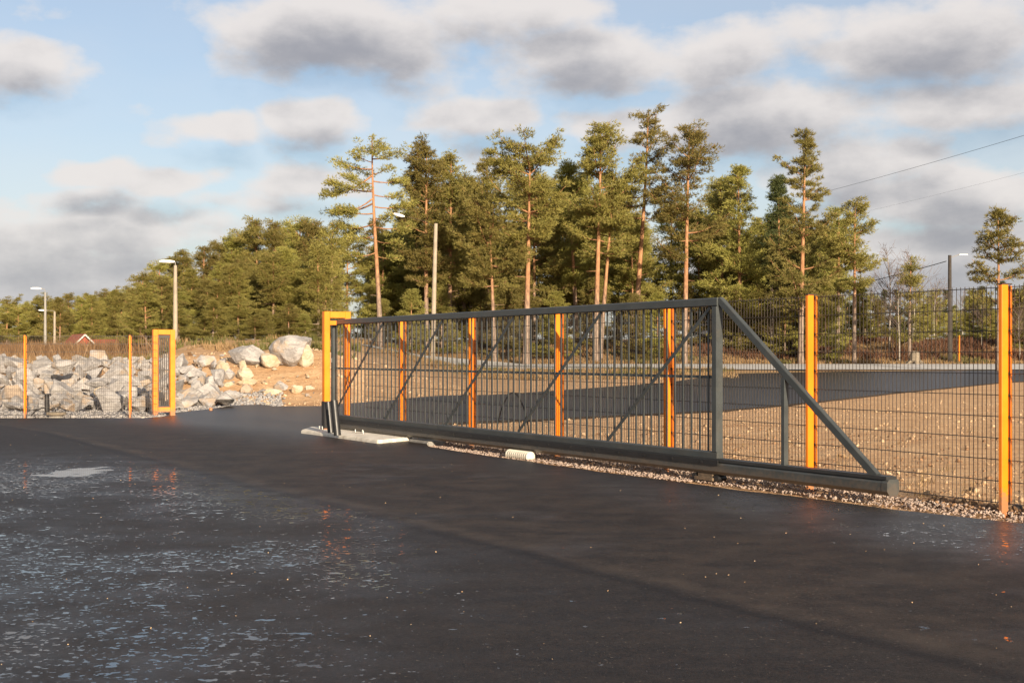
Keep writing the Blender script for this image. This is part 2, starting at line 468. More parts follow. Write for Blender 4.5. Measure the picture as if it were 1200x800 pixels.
def rock_mat(name, c0, c1, c2, warm):
    m = bpy.data.materials.new(name); m.use_nodes = True
    t = NT(m.node_tree); b = m.node_tree.nodes['Principled BSDF']
    tcn = t.node('ShaderNodeTexCoord'); v = tcn.outputs['Object']
    oi = t.node('ShaderNodeObjectInfo'); r = oi.outputs['Random']
    vv = t.node('ShaderNodeVectorMath', operation='ADD'); t.l.new(v, vv.inputs[0])
    t.put(vv.inputs[1], t.comb(t.m('MULTIPLY', r, 31), t.m('MULTIPLY', r, 17), 0)); v = vv.outputs[0]
    n = t.noise(v, 2.6, 6, .65); n2 = t.noise(v, 12, 5, .7)
    wv = t.noise(t.map(v, rot=(.4, .5, .2), scale=(1, 1, 5)), 2.4, 5, .6, 1.0)
    c = t.mix(t.smooth(n, .35, .65), c0, c1)
    c = t.mix(t.smooth(wv, .5, .68, 0, .6), c, c2)
    c = t.mix(t.smooth(n2, .5, .75, 0, .5), c, tuple(a * .55 for a in c0))
    # soil and iron stains, more on some stones than on others
    stn = t.smooth(t.m('ADD', t.noise(v, 1.6, 5, .6), t.m('MULTIPLY', t.m('SUBTRACT', r, .5), .35)), .56, .70)
    c = t.mix(t.m('MULTIPLY', stn, .7), c, warm)
    t.put(b.inputs['Base Color'], c); b.inputs['Roughness'].default_value = .85; b.inputs['Specular IOR Level'].default_value = .3
    bn = t.node('ShaderNodeBump', ins={'Height': t.m('ADD', n2, t.m('MULTIPLY', n, 1.5)), 'Strength': .7, 'Distance': .06})
    t.l.new(bn.outputs[0], b.inputs['Normal'])
    return m
M['rock'] = rock_mat('grey_blasted_rock', (.22, .205, .197), (.36, .34, .325), (.45, .43, .405), (.36, .26, .17))
M['creamrock'] = rock_mat('cream_rock', (.36, .29, .20), (.48, .41, .31), (.52, .46, .38), (.42, .28, .15))
M['gravel'] = rock_mat('crushed_stone', (.30, .22, .175), (.44, .34, .28), (.42, .38, .35), (.34, .18, .11))
M['pebble'] = rock_mat('sand_pebbles', (.40, .26, .15), (.50, .36, .22), (.54, .43, .30), (.40, .23, .11))

M['clod'] = mat('brown_soil', (.20, .115, .06), .95, var=.4, vscale=9, bump=.4, bscale=60)
def bark_mat():
    m = bpy.data.materials.new('pine_bark'); m.use_nodes = True
    t = NT(m.node_tree); b = m.node_tree.nodes['Principled BSDF']
    v = t.node('ShaderNodeTexCoord').outputs['Object']
    x, y, z = t.xyz(v)
    n = t.noise(t.map(v, scale=(1, 1, .3)), 7, 5, .65)
    up = t.smooth(t.m('ADD', z, t.m('MULTIPLY', t.m('SUBTRACT', n, .5), 5)), 3, 8)
    low = t.mix(t.smooth(n, .35, .65), (.13, .095, .075), (.27, .205, .16))
    hi = t.mix(t.smooth(n, .35, .65), (.24, .115, .055), (.40, .215, .11))
    t.put(b.inputs['Base Color'], t.mix(up, low, hi)); b.inputs['Roughness'].default_value = .9
    b.inputs['Specular IOR Level'].default_value = .2
    bn = t.node('ShaderNodeBump', ins={'Height': n, 'Strength': .8, 'Distance': .05})
    t.l.new(bn.outputs[0], b.inputs['Normal'])
    return m
M['bark'] = bark_mat()
M['birchbark'] = mat('birch_bark', (.27, .24, .20), .8, var=.3, vscale=6, dirt=((.08, .06, .05), .5))
M['twig'] = mat('bare_twigs', (.15, .105, .085), .9, var=.2)

def needle_mat(name, a, bcol, c3):
    m = bpy.data.materials.new(name); m.use_nodes = True
    t = NT(m.node_tree); b = m.node_tree.nodes['Principled BSDF']
    v = t.node('ShaderNodeTexCoord').outputs['Object']
    g = t.node('ShaderNodeNewGeometry'); oi = t.node('ShaderNodeObjectInfo')
    n = t.noise(v, .9, 3, .6)
    c = t.mix(t.smooth(n, .35, .65), a, bcol)
    c = t.mix(t.smooth(g.outputs['Random Per Island'], .45, 1.0, 0, .6), c, c3)
    hs = t.node('ShaderNodeHueSaturation', ins={'Color': c, 'Hue': t.m('ADD', .488, t.m('MULTIPLY', oi.outputs['Random'], .03)),
                                               'Value': t.m('ADD', .70, t.m('MULTIPLY', oi.outputs['Random'], .6))})
    c = hs.outputs[0]
    t.put(b.inputs['Base Color'], c); b.inputs['Roughness'].default_value = .6; b.inputs['Specular IOR Level'].default_value = .25
    tr = t.node('ShaderNodeBsdfTranslucent'); t.l.new(c, tr.inputs[0])
    mx = t.node('ShaderNodeMixShader', ins={0: .3})
    t.l.new(b.outputs[0], mx.inputs[1]); t.l.new(tr.outputs[0], mx.inputs[2])
    t.l.new(mx.outputs[0], m.node_tree.nodes['Material Output'].inputs[0])
    return m
M['needle'] = needle_mat('pine_needles', (.190, .175, .046), (.280, .240, .064), (.37, .30, .094))
M['needle_dark'] = needle_mat('dark_needles', (.060, .072, .026), (.085, .092, .032), (.12, .115, .040))
M['needle_light'] = needle_mat('light_needles', (.19, .175, .047), (.245, .21, .06), (.31, .25, .085))
M['drygrass'] = needle_mat('dry_grass_blades', (.26, .165, .075), (.36, .24, .115), (.42, .30, .16))
M['greengrass'] = needle_mat('green_grass_blades', (.10, .105, .028), (.15, .14, .04), (.22, .18, .07))
M['brownbush'] = needle_mat('brown_heather', (.15, .075, .040), (.20, .11, .055), (.26, .15, .08))

def road_mat():
    m = bpy.data.materials.new('pale_gravel_road'); m.use_nodes = True
    t = NT(m.node_tree); b = m.node_tree.nodes['Principled BSDF']
    v = t.node('ShaderNodeTexCoord').outputs['Object']
    n = t.noise(t.map(v, scale=(.3, 1, 1)), 1.2, 5, .65)
    c = t.mix(t.smooth(n, .3, .7), (.36, .345, .32), (.50, .48, .45))
    t.put(b.inputs['Base Color'], c); b.inputs['Roughness'].default_value = .9
    return m
M['paleroad'] = road_mat()

# ------------------------------------------------------------------ ground sheets
def axis(segs):
    out = []
    for a, b_, s in segs:
        n = max(1, int(round((b_ - a) / s)))
        out += [a + (b_ - a) * i / n for i in range(n)]
    out.append(segs[-1][1])
    return np.array(out)
def build_terrain():
    xs = axis([(-900, -200, 50), (-200, -60, 7), (-60, -26, 1.5), (-26, 30, .5), (30, 90, 2), (90, 220, 10), (220, 900, 50)])
    ys = axis([(-300, -20, 40), (-20, 8, 4), (8, 60, .4), (60, 135, 1.0), (135, 250, 8), (250, 1500, 60)])
    X, Y = np.meshgrid(xs, ys)
    Z = H(X, Y) - .004 + .012 * vnoise(X, Y, .8, 5) * (Y > 10) - .02
    co = np.stack([X, Y, Z], -1).reshape(-1, 3)
    nx, ny = len(xs), len(ys)
    i = np.arange(nx * ny).reshape(ny, nx)
    q = np.stack([i[:-1, :-1], i[:-1, 1:], i[1:, 1:], i[1:, :-1]], -1).reshape(-1, 4)
    me = bpy.data.meshes.new('ground')
    me.vertices.add(len(co)); me.vertices.foreach_set('co', co.ravel())
    me.loops.add(q.size); me.loops.foreach_set('vertex_index', q.ravel())
    me.polygons.add(len(q)); me.polygons.foreach_set('loop_start', np.arange(len(q)) * 4)
    me.polygons.foreach_set('use_smooth', np.ones(len(q), bool))
    me.materials.append(M['terrain'])
    me.update(calc_edges=True); me.validate()
    o = link('ground', me); tag(o, 'sandy ground rising into a brown grassy bank beyond the fence', kind='structure')
build_terrain()

def densify(poly, step):
    out = []
    n = len(poly)
    for i in range(n):
        a = Vector(poly[i][:2]); b_ = Vector(poly[(i + 1) % n][:2])
        st = step if max(a.length, b_.length) < 80 else step * 4
        k = max(1, int((b_ - a).length / st))
        for j in range(k): out.append(a + (b_ - a) * j / k)
    return out

def inside(px, py, poly):
    c = np.zeros(px.shape, bool)
    n = len(poly)
    for i in range(n):
        x0, y0 = poly[i]; x1, y1 = poly[(i + 1) % n]
        if y0 == y1: continue
        cond = ((y0 > py) != (y1 > py)) & (px < (x1 - x0) * (py - y0) / (y1 - y0) + x0)
        c ^= cond
    return c

def drape(name, poly, material, off, step=.6, grid=1.2, jitter=0.0, label=None, lip=0.0):
    b = densify(poly, step)
    r = random.Random(3)
    if jitter:
        b = [Vector((p.x + r.uniform(-jitter, jitter), p.y + r.uniform(-jitter, jitter))) for p in b]
    xs = [p.x for p in b]; ys = [p.y for p in b]
    gx_, gy_ = np.meshgrid(np.arange(min(xs), max(xs), grid), np.arange(min(ys), max(ys), grid))
    gx_ = gx_.ravel(); gy_ = gy_.ravel()
    ok = inside(gx_, gy_, [(p.x, p.y) for p in b])
    pts = b + [Vector((float(x), float(y))) for x, y in zip(gx_[ok], gy_[ok])]
    nb = len(b)
    res = delaunay_2d_cdt(pts, [(i, (i + 1) % nb) for i in range(nb)], [], 1, 1e-4)
    vs, es, fs = res[0], res[1], res[2]
    co = np.array([(v.x, v.y) for v in vs])
    z = H(co[:, 0], co[:, 1]) + off
    mb = MB()
    mb.add([(co[i, 0], co[i, 1], z[i]) for i in range(len(co))], fs)
    if lip > 0:
        cnt = {}
        for f in fs:
            for i in range(len(f)):
                k = (f[i], f[(i + 1) % len(f)]); kk = tuple(sorted(k)); cnt.setdefault(kk, []).append(k)
        base = len(mb.v); low = {}
        for kk, l in cnt.items():
            if len(l) == 1:
                a, c = l[0]
                for q in (a, c):
                    if q not in low:
                        low[q] = len(mb.v); mb.v.append((co[q, 0], co[q, 1], z[q] - lip))
                mb.f.append((c, a, low[a], low[c])); mb.mi.append(0)
    o = mb.build(name, material, smooth=False)
    me = o.data
    if sum(p.normal.z for p in me.polygons) < 0: me.flip_normals()
    tag(o, label, kind='structure')
    return o

g = ground_at
def gz3(px, py):
    y = (EYE - .03) * F / (py - HY)
    return Vector(((px - CX) / F * y, y, 0))
yard = [(-60, -25), (40, -25), P(-36, .5), P(-3, .42), gz3(1200, 613), gz3(1047, 596), gz3(960, 584.5), gz3(870, 574), gz3(780, 562.5), gz3(705, 552.5), gz3(640, 543.5), gz3(560, 531.5), gz3(500, 523), P(11.2, .30), P(14.4, .30), P(14.4, -.35),
        P(13.2, -.45), P(12.4, -.7), g(470, 499), g(540, 496), g(620, 493), g(700, 489), g(780, 485), g(850, 481.5), g(900, 477), g(956, 471.5), g(1050, 460.5), g(1170, 449), g(1300, 441),
        Vector((75, 97.4)), Vector((45, 97.4)), g(1000, 435.5), g(850, 438.5), g(815, 444), g(780, 449), g(655, 458), g(540, 464), g(470, 469), g(400, 474), g(375, 476.5),
        g(323, 477), g(307, 475), g(272, 476), g(243, 480.5), g(205, 484.5), Vector((-9.0, 33.6)), Vector((-9.3, 33.0)), Vector((-12.6, 32.9)), Vector((-60, 33.5))]
yard = [Vector((p[0], p[1])) for p in yard]
drape('asphalt_yard', yard, M['asphalt'], .030, step=.5, grid=1.1, jitter=.035, label='dark damp asphalt yard and the drive through the gate', lip=.07)

# pale gravel road across the far side
pr = [Vector((CX * 0 + (380 - CX) / F * 98, 98)), Vector((75, 98)), Vector((150, 98)), Vector((150, 108)), Vector((75, 108)), Vector(((380 - CX) / F * 108, 108))]
drape('gravel_road', pr, M['paleroad'], .035, step=2, grid=4, label='pale grey gravel road below the grassy bank')

# ------------------------------------------------------------------ stones
def hull_rock(seed, sx=1, sy=1, sz=1, npts=16, cuts=1, disp=.05):
    r = random.Random(seed)
    bm = bmesh.new()
    for _ in range(npts):
        v = Vector((r.gauss(0, 1), r.gauss(0, 1), r.gauss(0, 1))).normalized() * r.uniform(.82, 1.0)
        bm.verts.new((v.x * sx * .5, v.y * sy * .5, v.z * sz * .5))
    bmesh.ops.convex_hull(bm, input=list(bm.verts))
    for v in [v for v in bm.verts if not v.link_faces]: bm.verts.remove(v)
    if cuts:
        bmesh.ops.bevel(bm, geom=list(bm.edges), offset=.018 * min(sx, sy, sz), segments=1, affect='EDGES')
        bmesh.ops.triangulate(bm, faces=list(bm.faces))
        for _ in range(cuts):
            long = [e for e in bm.edges if e.calc_length() > .16 * max(sx, sy, sz)]
            if not long: break
            bmesh.ops.subdivide_edges(bm, edges=long, cuts=1)
            bmesh.ops.triangulate(bm, faces=[f for f in bm.faces if len(f.verts) > 3])
        from mathutils import noise as mn
        for v in bm.verts:
            p = v.co * (3.2 / max(sx, sy, sz)) + Vector((seed * 3.1, seed, 0))
            k = mn.noise(p) * 1.0 + mn.noise(p * 2.7) * .5
            v.co += v.co.normalized() * k * disp * min(sx, sy, sz)
    me = bpy.data.meshes.new('rock')
    bmesh.ops.recalc_face_normals(bm, faces=bm.faces)
    bm.to_mesh(me); bm.free()
    return me

def scatter_stones(name, pts, sizes, material, label, nb=8, seed=1):
    """uncountable small stones as one mesh"""
    r = np.random.RandomState(seed)
    bases = []
    for k in range(nb):
        me = hull_rock(900 + seed * 20 + k, 1, .85, .7, 11, 0)
        co = np.array([v.co[:] for v in me.vertices])
        fs = [tuple(p.vertices) for p in me.polygons]
        tris = np.array([t for f in fs for t in [(f[0], f[i], f[i + 1]) for i in range(1, len(f) - 1)]])
        bases.append((co, tris)); bpy.data.meshes.remove(me)
    V = []; Fc = []; n = 0
    for (x, y, z), s in zip(pts, sizes):
        co, tr = bases[r.randint(nb)]
        a, b_, c = r.rand(3) * 6.28
        R = np.array(Euler((a * .15, b_ * .15, c)).to_matrix())
        V.append(co @ R.T * s + (x, y, z)); Fc.append(tr + n); n += len(co)
    V = np.concatenate(V); Fc = np.concatenate(Fc)
    o = link(name, np_mesh(name, V, Fc, material)); tag(o, label, kind='stuff')
    return o

def np_mesh(name, V, Fc, material, smooth=False):
    me = bpy.data.meshes.new(name)
    me.vertices.add(len(V)); me.vertices.foreach_set('co', np.ascontiguousarray(V, dtype=np.float32).ravel())
    k = Fc.shape[1]
    me.loops.add(Fc.size); me.loops.foreach_set('vertex_index', np.ascontiguousarray(Fc, dtype=np.int32).ravel())
    me.polygons.add(len(Fc)); me.polygons.foreach_set('loop_start', np.arange(len(Fc), dtype=np.int32) * k)
    if smooth: me.polygons.foreach_set('use_smooth', np.ones(len(Fc), bool))
    me.materials.append(material); me.update(calc_edges=True)
    return me

R0 = np.random.RandomState(5)
# crushed stone strip along the fence foot
pts = []; sz = []
for _ in range(9500):
    t = R0.uniform(-1.6, 13.5); o = R0.uniform(-.22, .74)
    lim = .44 if t < 4 else .58
    if o > lim + R0.normal(0, .04): continue
    if t > 11.3 and o > .12: continue
    q = P(t, o); s = R0.uniform(.020, .048) if R0.rand() < .92 else R0.uniform(.045, .075)
    hump = .05 * math.exp(-((o - .1) / .25) ** 2)
    pts.append((q.x, q.y, Hf(q.x, q.y) - .008 + hump * R0.rand())); sz.append(s)
scatter_stones('gravel', pts, sz, M['gravel'], 'pinkish crushed stone along the foot of the fence', seed=1)
# pebbles over the sand lot
pts = []; sz = []
for _ in range(15000):
    t = R0.uniform(-6, 22); o = -.2 - R0.rand() ** 1.6 * 24
    q = P(t, o)
    px = CX + F * q.x / q.y
    if q.y < 5 or px > 1260 or px < 380: continue
    if bool(inside(np.array([q.x]), np.array([q.y]), [(p.x, p.y) for p in yard])[0]) or q.y > 70: continue
    if vnoise(q.x, q.y, 1.4, 7) < -.25 and R0.rand() < .8: continue
    pts.append((q.x, q.y, Hf(q.x, q.y) - .012)); sz.append(R0.uniform(.014, .04) if R0.rand() < .93 else R0.uniform(.05, .14))
mb_pts = pts; 
for _ in range(1500):
    y = R0.uniform(40, 52); px = R0.uniform(205, 560); x = (px - CX) / F * y
    if bool(inside(np.array([x]), np.array([y]), [(p.x, p.y) for p in yard])[0]): continue
    pts.append((x, y, Hf(x, y) - .01)); sz.append(R0.uniform(.03, .10) if R0.rand() < .93 else R0.uniform(.12, .30))
scatter_stones('pebbles', pts, sz, M['pebble'], 'pale pebbles scattered over the sand', seed=2)
cp = []; cs = []
for _ in range(2600):
    t = R0.uniform(-5, 14); o = -.22 - R0.rand() ** 2.2 * 9
    if vnoise(t, o, .8, 3) < -.1: continue
    q = P(t, o)
    if q.y < 5 or bool(inside(np.array([q.x]), np.array([q.y]), [(p.x, p.y) for p in yard])[0]): continue
    cp.append((q.x, q.y, Hf(q.x, q.y) - .014)); cs.append(R0.uniform(.02, .06) if R0.rand() < .9 else R0.uniform(.06, .13))
for _ in range(500):
    t = 1.0 - R0.rand() * 2.2; o = -.12 + R0.normal(0, .10)
    q = P(t, o); cp.append((q.x, q.y, Hf(q.x, q.y) + R0.rand() * .04)); cs.append(R0.uniform(.03, .09))
scatter_stones('soil_clods', cp, cs, M['clod'], 'brown soil clods and debris along the foot of the fence', seed=4)
# fine rubble at the foot of the rock heap
pts = []; sz = []
for _ in range(6500):
    px = R0.uniform(-30, 330); y = R0.uniform(33.6, 43)
    x = (px - CX) / F * y
    if bool(inside(np.array([x]), np.array([y]), [(p.x, p.y) for p in yard])[0]): continue
    if px > 215 and y < 37.5: continue
    pts.append((x, y, Hf(x, y) - .01)); sz.append(R0.uniform(.05, .26))
scatter_stones('rubble', pts, sz, M['rock'], 'grey broken stone chips between the blasted rocks', seed=3)

# blasted rock heap: every rock a thing
rock_meshes = []
for k in range(14):
    me = hull_rock(40 + k, 1, rng.uniform(.7, 1), rng.uniform(.55, .85), 9 + k % 5, 2, .055); me.materials.append(M['rock']); rock_meshes.append(me)
cream_meshes = []
for k in range(5):
    me = hull_rock(80 + k, 1, rng.uniform(.6, .9), rng.uniform(.5, .75), 14, 2, .07); me.materials.append(M['creamrock']); cream_meshes.append(me)
def rock(px, py, y, size, label, group=None, cream=False, mesh=None, rot=None, name='rock', scale=None):
    """a rock whose centre is seen at (px, py), at distance y"""
    p = at(px, py, y)
    me = mesh or rng.choice(cream_meshes if cream else rock_meshes)
    o = link(name, me, None, p)
    o.rotation_euler = rot or (rng.uniform(-.5, .5), rng.uniform(-.5, .5), rng.uniform(0, 6.28))
    o.scale = scale or (size, size * rng.uniform(.8, 1.1), size * rng.uniform(.8, 1.15))
    return tag(o, label, 'rock', group)
HEAP = 'grey angular rock in the blasted heap behind the mesh fence'
placed = []
tries = 0
while len(placed) < 285 and tries < 20000:
    tries += 1
    y = rng.uniform(36.2, 46.3); px = rng.uniform(-30, 285)
    if px > 272 - (y - 37) * 2.0 or (px > 205 and y < 39.2): continue
    x = (px - CX) / F * y
    s = rng.choice([.35, .45, .55, .6, .7, .8, .95, 1.2])
    z = Hf(x, y)
    if any((x - a) ** 2 + (y - b_) ** 2 < ((s + c) * .27) ** 2 for a, b_, c in placed): continue
    placed.append((x, y, s))
    o = link('rock', rng.choice(rock_meshes), None, (x, y, z + s * .18 + .05))
    o.rotation_euler = (rng.uniform(-.6, .6), rng.uniform(-.6, .6), rng.uniform(0, 6.28))
    o.scale = (s, s * rng.uniform(.8, 1.1), s * rng.uniform(.8, 1.2))
    tag(o, HEAP, 'rock', 'rocks of the blasted heap')

n_ = 0; tries = 0
while n_ < 46 and tries < 4000:
    tries += 1
    y = rng.uniform(40.5, 48.5); px = rng.uniform(215, 372)
    x = (px - CX) / F * y; sz_ = rng.choice([.14, .18, .22, .3, .42])
    if rng.random() < (px - 240) / 170: sz_ *= .6
    if bool(inside(np.array([x]), np.array([y]), [(p.x, p.y) for p in yard])[0]): continue
    if any((x - a) ** 2 + (y - b_) ** 2 < ((sz_ + c) * .35) ** 2 for a, b_, c in placed): continue
    placed.append((x, y, sz_)); n_ += 1
    o = link('rock', rng.choice(cream_meshes if rng.random() < .5 else rock_meshes), None, (x, y, Hf(x, y) + sz_ * .12))
    o.rotation_euler = (rng.uniform(-.4, .4), rng.uniform(-.4, .4), rng.uniform(0, 6.28))
    o.scale = (sz_ * rng.uniform(.9, 1.5), sz_, sz_ * rng.uniform(.7, 1.1))
    tag(o, 'small loose stone lying on the tan soil slope below the boulders', 'rock', 'loose stones on the soil slope')

def boulder_mesh(seed, sx, sy, sz, m, npts=22, disp=.085, cuts=3):
    me = hull_rock(seed, sx, sy, sz, npts, cuts, disp); me.materials.append(m)
    return me
def boulder(px0, px1, py0, py1, y, seed, label, m='rock', depth=1.0, rz=0.0, npts=22, cat='boulder', rx=0.0, ry=0.0):
    cxp, cyp = (px0 + px1) / 2, (py0 + py1) / 2
    if px0 > 200: y = ground_at(cxp, py1 - 1.5).y + (px1 - px0) / F * 45 * depth * .28
    w = (px1 - px0) / F * y; h = (py1 - py0) / F * y
    me = boulder_mesh(seed, w * 1.06, w * depth, h * 1.14, M[m], npts)
    o = link('boulder', me, None, at(cxp, cyp + .02 * h, y)); o.rotation_euler = (rx, ry, rz)
    return tag(o, label, cat)
boulder(314, 376, 390, 432, 49.5, 201, 'largest rounded grey boulder on top of the soil mound', depth=.8, npts=21)
boulder(266, 318, 404, 430, 47.5, 202, 'long low grey boulder left of the largest boulder', depth=.6, ry=.22, npts=26)
boulder(300, 330, 413, 434, 46.2, 203, 'cream boulder in front of the long grey boulder', 'creamrock', .7)
boulder(342, 372, 404, 432, 48.0, 204, 'brown soil-stained boulder against the foot of the largest boulder', 'creamrock', .6)
boulder(248, 271, 422, 443, 43.5, 205, 'pale cream block between grey rocks left of the soil slope', 'creamrock', .7, npts=13)
boulder(276, 298, 429, 447, 44.0, 206, 'squat cream boulder below the long grey boulder', 'creamrock', .8)
boulder(279, 291, 421, 433, 45.0, 207, 'small upright cream stone on top of the squat cream boulder', 'creamrock', .8, cat='rock')
boulder(278, 306, 443, 454, 42.8, 208, 'flat cream slab below the squat cream boulder', 'creamrock', .5, cat='rock')
boulder(319, 339, 447, 459, 42.8, 209, 'tilted grey slab lying on the soil slope', 'rock', .5, ry=.35, cat='rock')
boulder(341, 355, 449, 462, 42.2, 210, 'pale upright stone right of the tilted grey slab', 'creamrock', .6, cat='rock')
boulder(306, 331, 455, 463, 41.9, 211, 'long flat cream stone low on the soil slope', 'creamrock', .45, cat='rock')
boulder(357, 369, 451, 458, 42.2, 212, 'small cream stone lying nearest the orange portal', 'creamrock', .6, cat='rock')
boulder(280, 297, 449, 463, 41.8, 213, 'pointed pale grey rock at the foot of the soil slope', 'rock', .7, cat='rock')
boulder(259, 283, 457, 470, 41.2, 214, 'dark grey wedge rock at the edge of the soil slope', 'rock', .7, cat='rock')
boulder(233, 262, 458, 477, 40.6, 215, 'big pale rock low beside the asphalt edge', 'rock', .8, cat='rock', npts=15)
boulder(224, 243, 441, 472, 41.2, 216, 'tall leaning grey slab among the heap rocks', 'rock', .7, cat='rock', npts=14, ry=-.3)
boulder(228, 256, 415, 432, 44.5, 217, 'long grey ridge rock at the top of the heap', 'rock', .6, cat='rock', npts=14)
boulder(256, 278, 432, 447, 43.0, 218, 'dark cracked rock below the pale cream block', 'rock', .7, cat='rock', npts=14)
boulder(258, 276, 447, 454, 42.4, 219, 'thin cream slab wedged under the dark cracked rock', 'creamrock', .6, cat='rock')
boulder(98, 128, 440, 455, 38.0, 220, 'wide pale rock in the middle of the heap', 'rock', .7, cat='rock')
boulder(108, 131, 453, 466, 37.4, 221, 'cream rock in the middle of the grey heap', 'creamrock', .7, cat='rock')
boulder(60, 92, 419, 437, 41, 222, 'large grey rock at the top of the heap below the lamp', 'rock', .7, cat='rock', npts=15)
boulder(92, 112, 421, 435, 41, 223, 'large dark rock at the top of the heap beside the grey one', 'rock', .7, cat='rock', npts=15)
boulder(152, 180, 462, 480, 36.4, 224, 'grey rock seen through the fence next to the orange catch frame', 'rock', .8, cat='rock')

# ------------------------------------------------------------------ mesh fence
WIRE_H = 2.03
def panel(mb, a, b, side=0.0):
    """welded wire panel in the local x-z plane from a to b"""
    L = b - a; n = max(2, int(round(L / .05)))
    for i in range(n + 1):
        x = a + L * i / n
        mb.box((x - .0024, side - .0024, .085), (x + .0024, side + .0024, .085 + WIRE_H))
    for k in range(11):
        z = .095 + k * .2
        for sgn in (-1, 1):
            mb.box((a, side + sgn * .0065 - .003, z - .0034), (b, side + sgn * .0065 + .003, z + .0034))
post_me = None
def fence_post(parent, x, zb=0.0, flip=1):
    mb = MB()
    mb.box((x - .022, -.012, zb - .35), (x + .022, .075, 2.115), bev=.006)
    po = mb.build('post', M['orange'], parent)
    mb = MB(); mb.box((x - .024, -.058, zb + .09), (x + .024, -.034, 2.105)); st = mb.build('clamp_strip', M['orange'], po)
    mb = MB(); mb.box((x - .025, -.060, 2.1165), (x + .025, .078, 2.128)); mb.build('cap', M['cap'], po)
    mb = MB()
    for k in range(11):
        z = .095 + k * .2
        mb.box((x - .025, -.033, z - .012), (x + .025, -.0125, z + .012))
    mb.build('clip', M['black'], po)
    return po
fence = thing('mesh_fence', 'dark welded mesh fence on orange posts running behind the sliding gate', 'fence', FO, FRZ)
SP = 2.52
for k in range(-1, 6):
    fence_post(fence, k * SP, 0)
for k in range(-1, 6):
    a = k * SP + .031; b_ = (k + 1) * SP - .031 if k < 5 else 14.25
    mb = MB(); panel(mb, a, b_, -.0225); mb.build('mesh_panel', M['wire'], fence)

# far fence, left
FL0 = Vector((-9.75, 33.35, -.16)); FL1 = Vector((-12.37, 33.1, -.16))
dl = (FL1 - FL0).normalized(); fl_rz = math.atan2(dl.y, dl.x)
lf = thing('mesh_fence', 'far mesh fence with thin orange posts in front of the rock heap', 'fence', FL0, fl_rz)
for k in range(0, 3): fence_post(lf, k * 2.6, 0)
for k in range(-1, 3):
    a = k * 2.6 + .031; b_ = (k + 1) * 2.6 - .031
    if k == -1: a = -.72
    mb = MB(); panel(mb, a, b_, -.0225); mb.build('mesh_panel', M['wire'], lf)

# ------------------------------------------------------------------ sliding gate
GO = .35
gate = thing('sliding_gate', 'long dark grey cantilever sliding gate standing open along the mesh fence', 'gate', P(0, GO), FRZ)
tR = t_of(840.5, GO); tL = t_of(391, GO); tE = t_of(1040, GO)
def gb(name, f, m='grey', parent=gate):
    mb = MB(); f(mb); return mb.build(name, M[m], parent)
ZB, ZT = .262, 2.125
gb('top_rail', lambda b: b.bar((tR - .05, 0, ZT - .05), (tL + .05, 0, ZT - .05), .10, .10, bev=.012))
gb('bottom_rail', lambda b: b.bar((tR - .05, 0, ZB + .045), (tL + .05, 0, ZB + .045), .10, .09, bev=.012))
gb('end_post', lambda b: b.box((tR - .05, -.05, ZB + .0905), (tR + .05, .05, ZT - .1005), bev=.012))
lp = gb('end_post', lambda b: b.box((tL - .04, -.04, ZB + .0905), (tL + .04, .04, ZT - .1005), bev=.01))
gb('sticker', lambda b: b.box((tL - .015, .0405, 1.32), (tL + .015, .0425, 1.40)), 'white', lp)
nb = 71
for i in range(1, nb):
    t = tR + (tL - tR) * i / nb
    gb('baluster', lambda b: b.box((t - .013, -.0055, ZB + .0905), (t + .013, .0055, ZT - .1005)))
gb('mid_rail', lambda b: b.box((tR + .051, -.0165, 1.195), (tL - .041, -.0058, 1.228)))
for k in range(5):
    a = tR + .1 + (tL - tR - .1) * k / 5; b_ = tR + (tL - tR) * (k + 1) / 5 - .05
    gb('brace', lambda b: b.bar((a, .0140, ZT - .102), (b_, .0140, ZB + .093), .040, .014, up=(0, 1, 0)))
# running beam: hollow profile with lip and black rack on top
def beam(b):
    pr = [(-.08, .135), (-.05, .096), (.05, .096), (.08, .135), (.08, .215), (.060, .246), (-.060, .246), (-.08, .215)]
    n = len(pr)
    vs = [(tE, y, z) for y, z in pr] + [(tL + .12, y, z) for y, z in pr]
    b.add(vs, [tuple(range(n)), tuple(range(n, 2 * n))] + [(i, (i + 1) % n, n + (i + 1) % n, n + i) for i in range(n)])
bm_o = gb('running_beam', beam)
def endcap(b):
    pr = [(-.084, .134), (-.052, .092), (.052, .092), (.084, .134), (.084, .217), (.062, .250), (-.062, .250), (-.084, .217)]
    n = len(pr)
    vs = [(tE - .075, y, z) for y, z in pr] + [(tE - .001, y, z) for y, z in pr]
    b.add(vs, [tuple(range(n)), tuple(range(n, 2 * n))] + [(i, (i + 1) % n, n + (i + 1) % n, n + i) for i in range(n)])
gb('end_cap', endcap, parent=bm_o)
gb('rail_strip', lambda b: b.box((tE - .06, -.06, .2475), (tL + .05, .0805, .280)), 'greydark')
gb('rack', lambda b: [b.box((tR - .12, .0815, .205), (tL, .096, .2615))] + [b.box((tR + .15 + i * .55, .0965, .222), (tR + .19 + i * .55, .103, .246)) for i in range(20)], 'black')
# tail: sloping stay and strut
gb('tail_stay', lambda b: b.bar((tR - .055, 0, ZT - .03), (t_of(1028, GO), 0, .262), .06, .085, up=(0, 0, 1), bev=.008))
ts = t_of(919.5, GO)
ztop = ZT - .03 + (.262 - ZT + .03) * (ts - (tR - .055)) / (t_of(1028, GO) - (tR - .055)) - .055
gb('tail_strut', lambda b: b.box((ts - .03, -.03, .259), (ts + .03, .03, ztop), bev=.006))

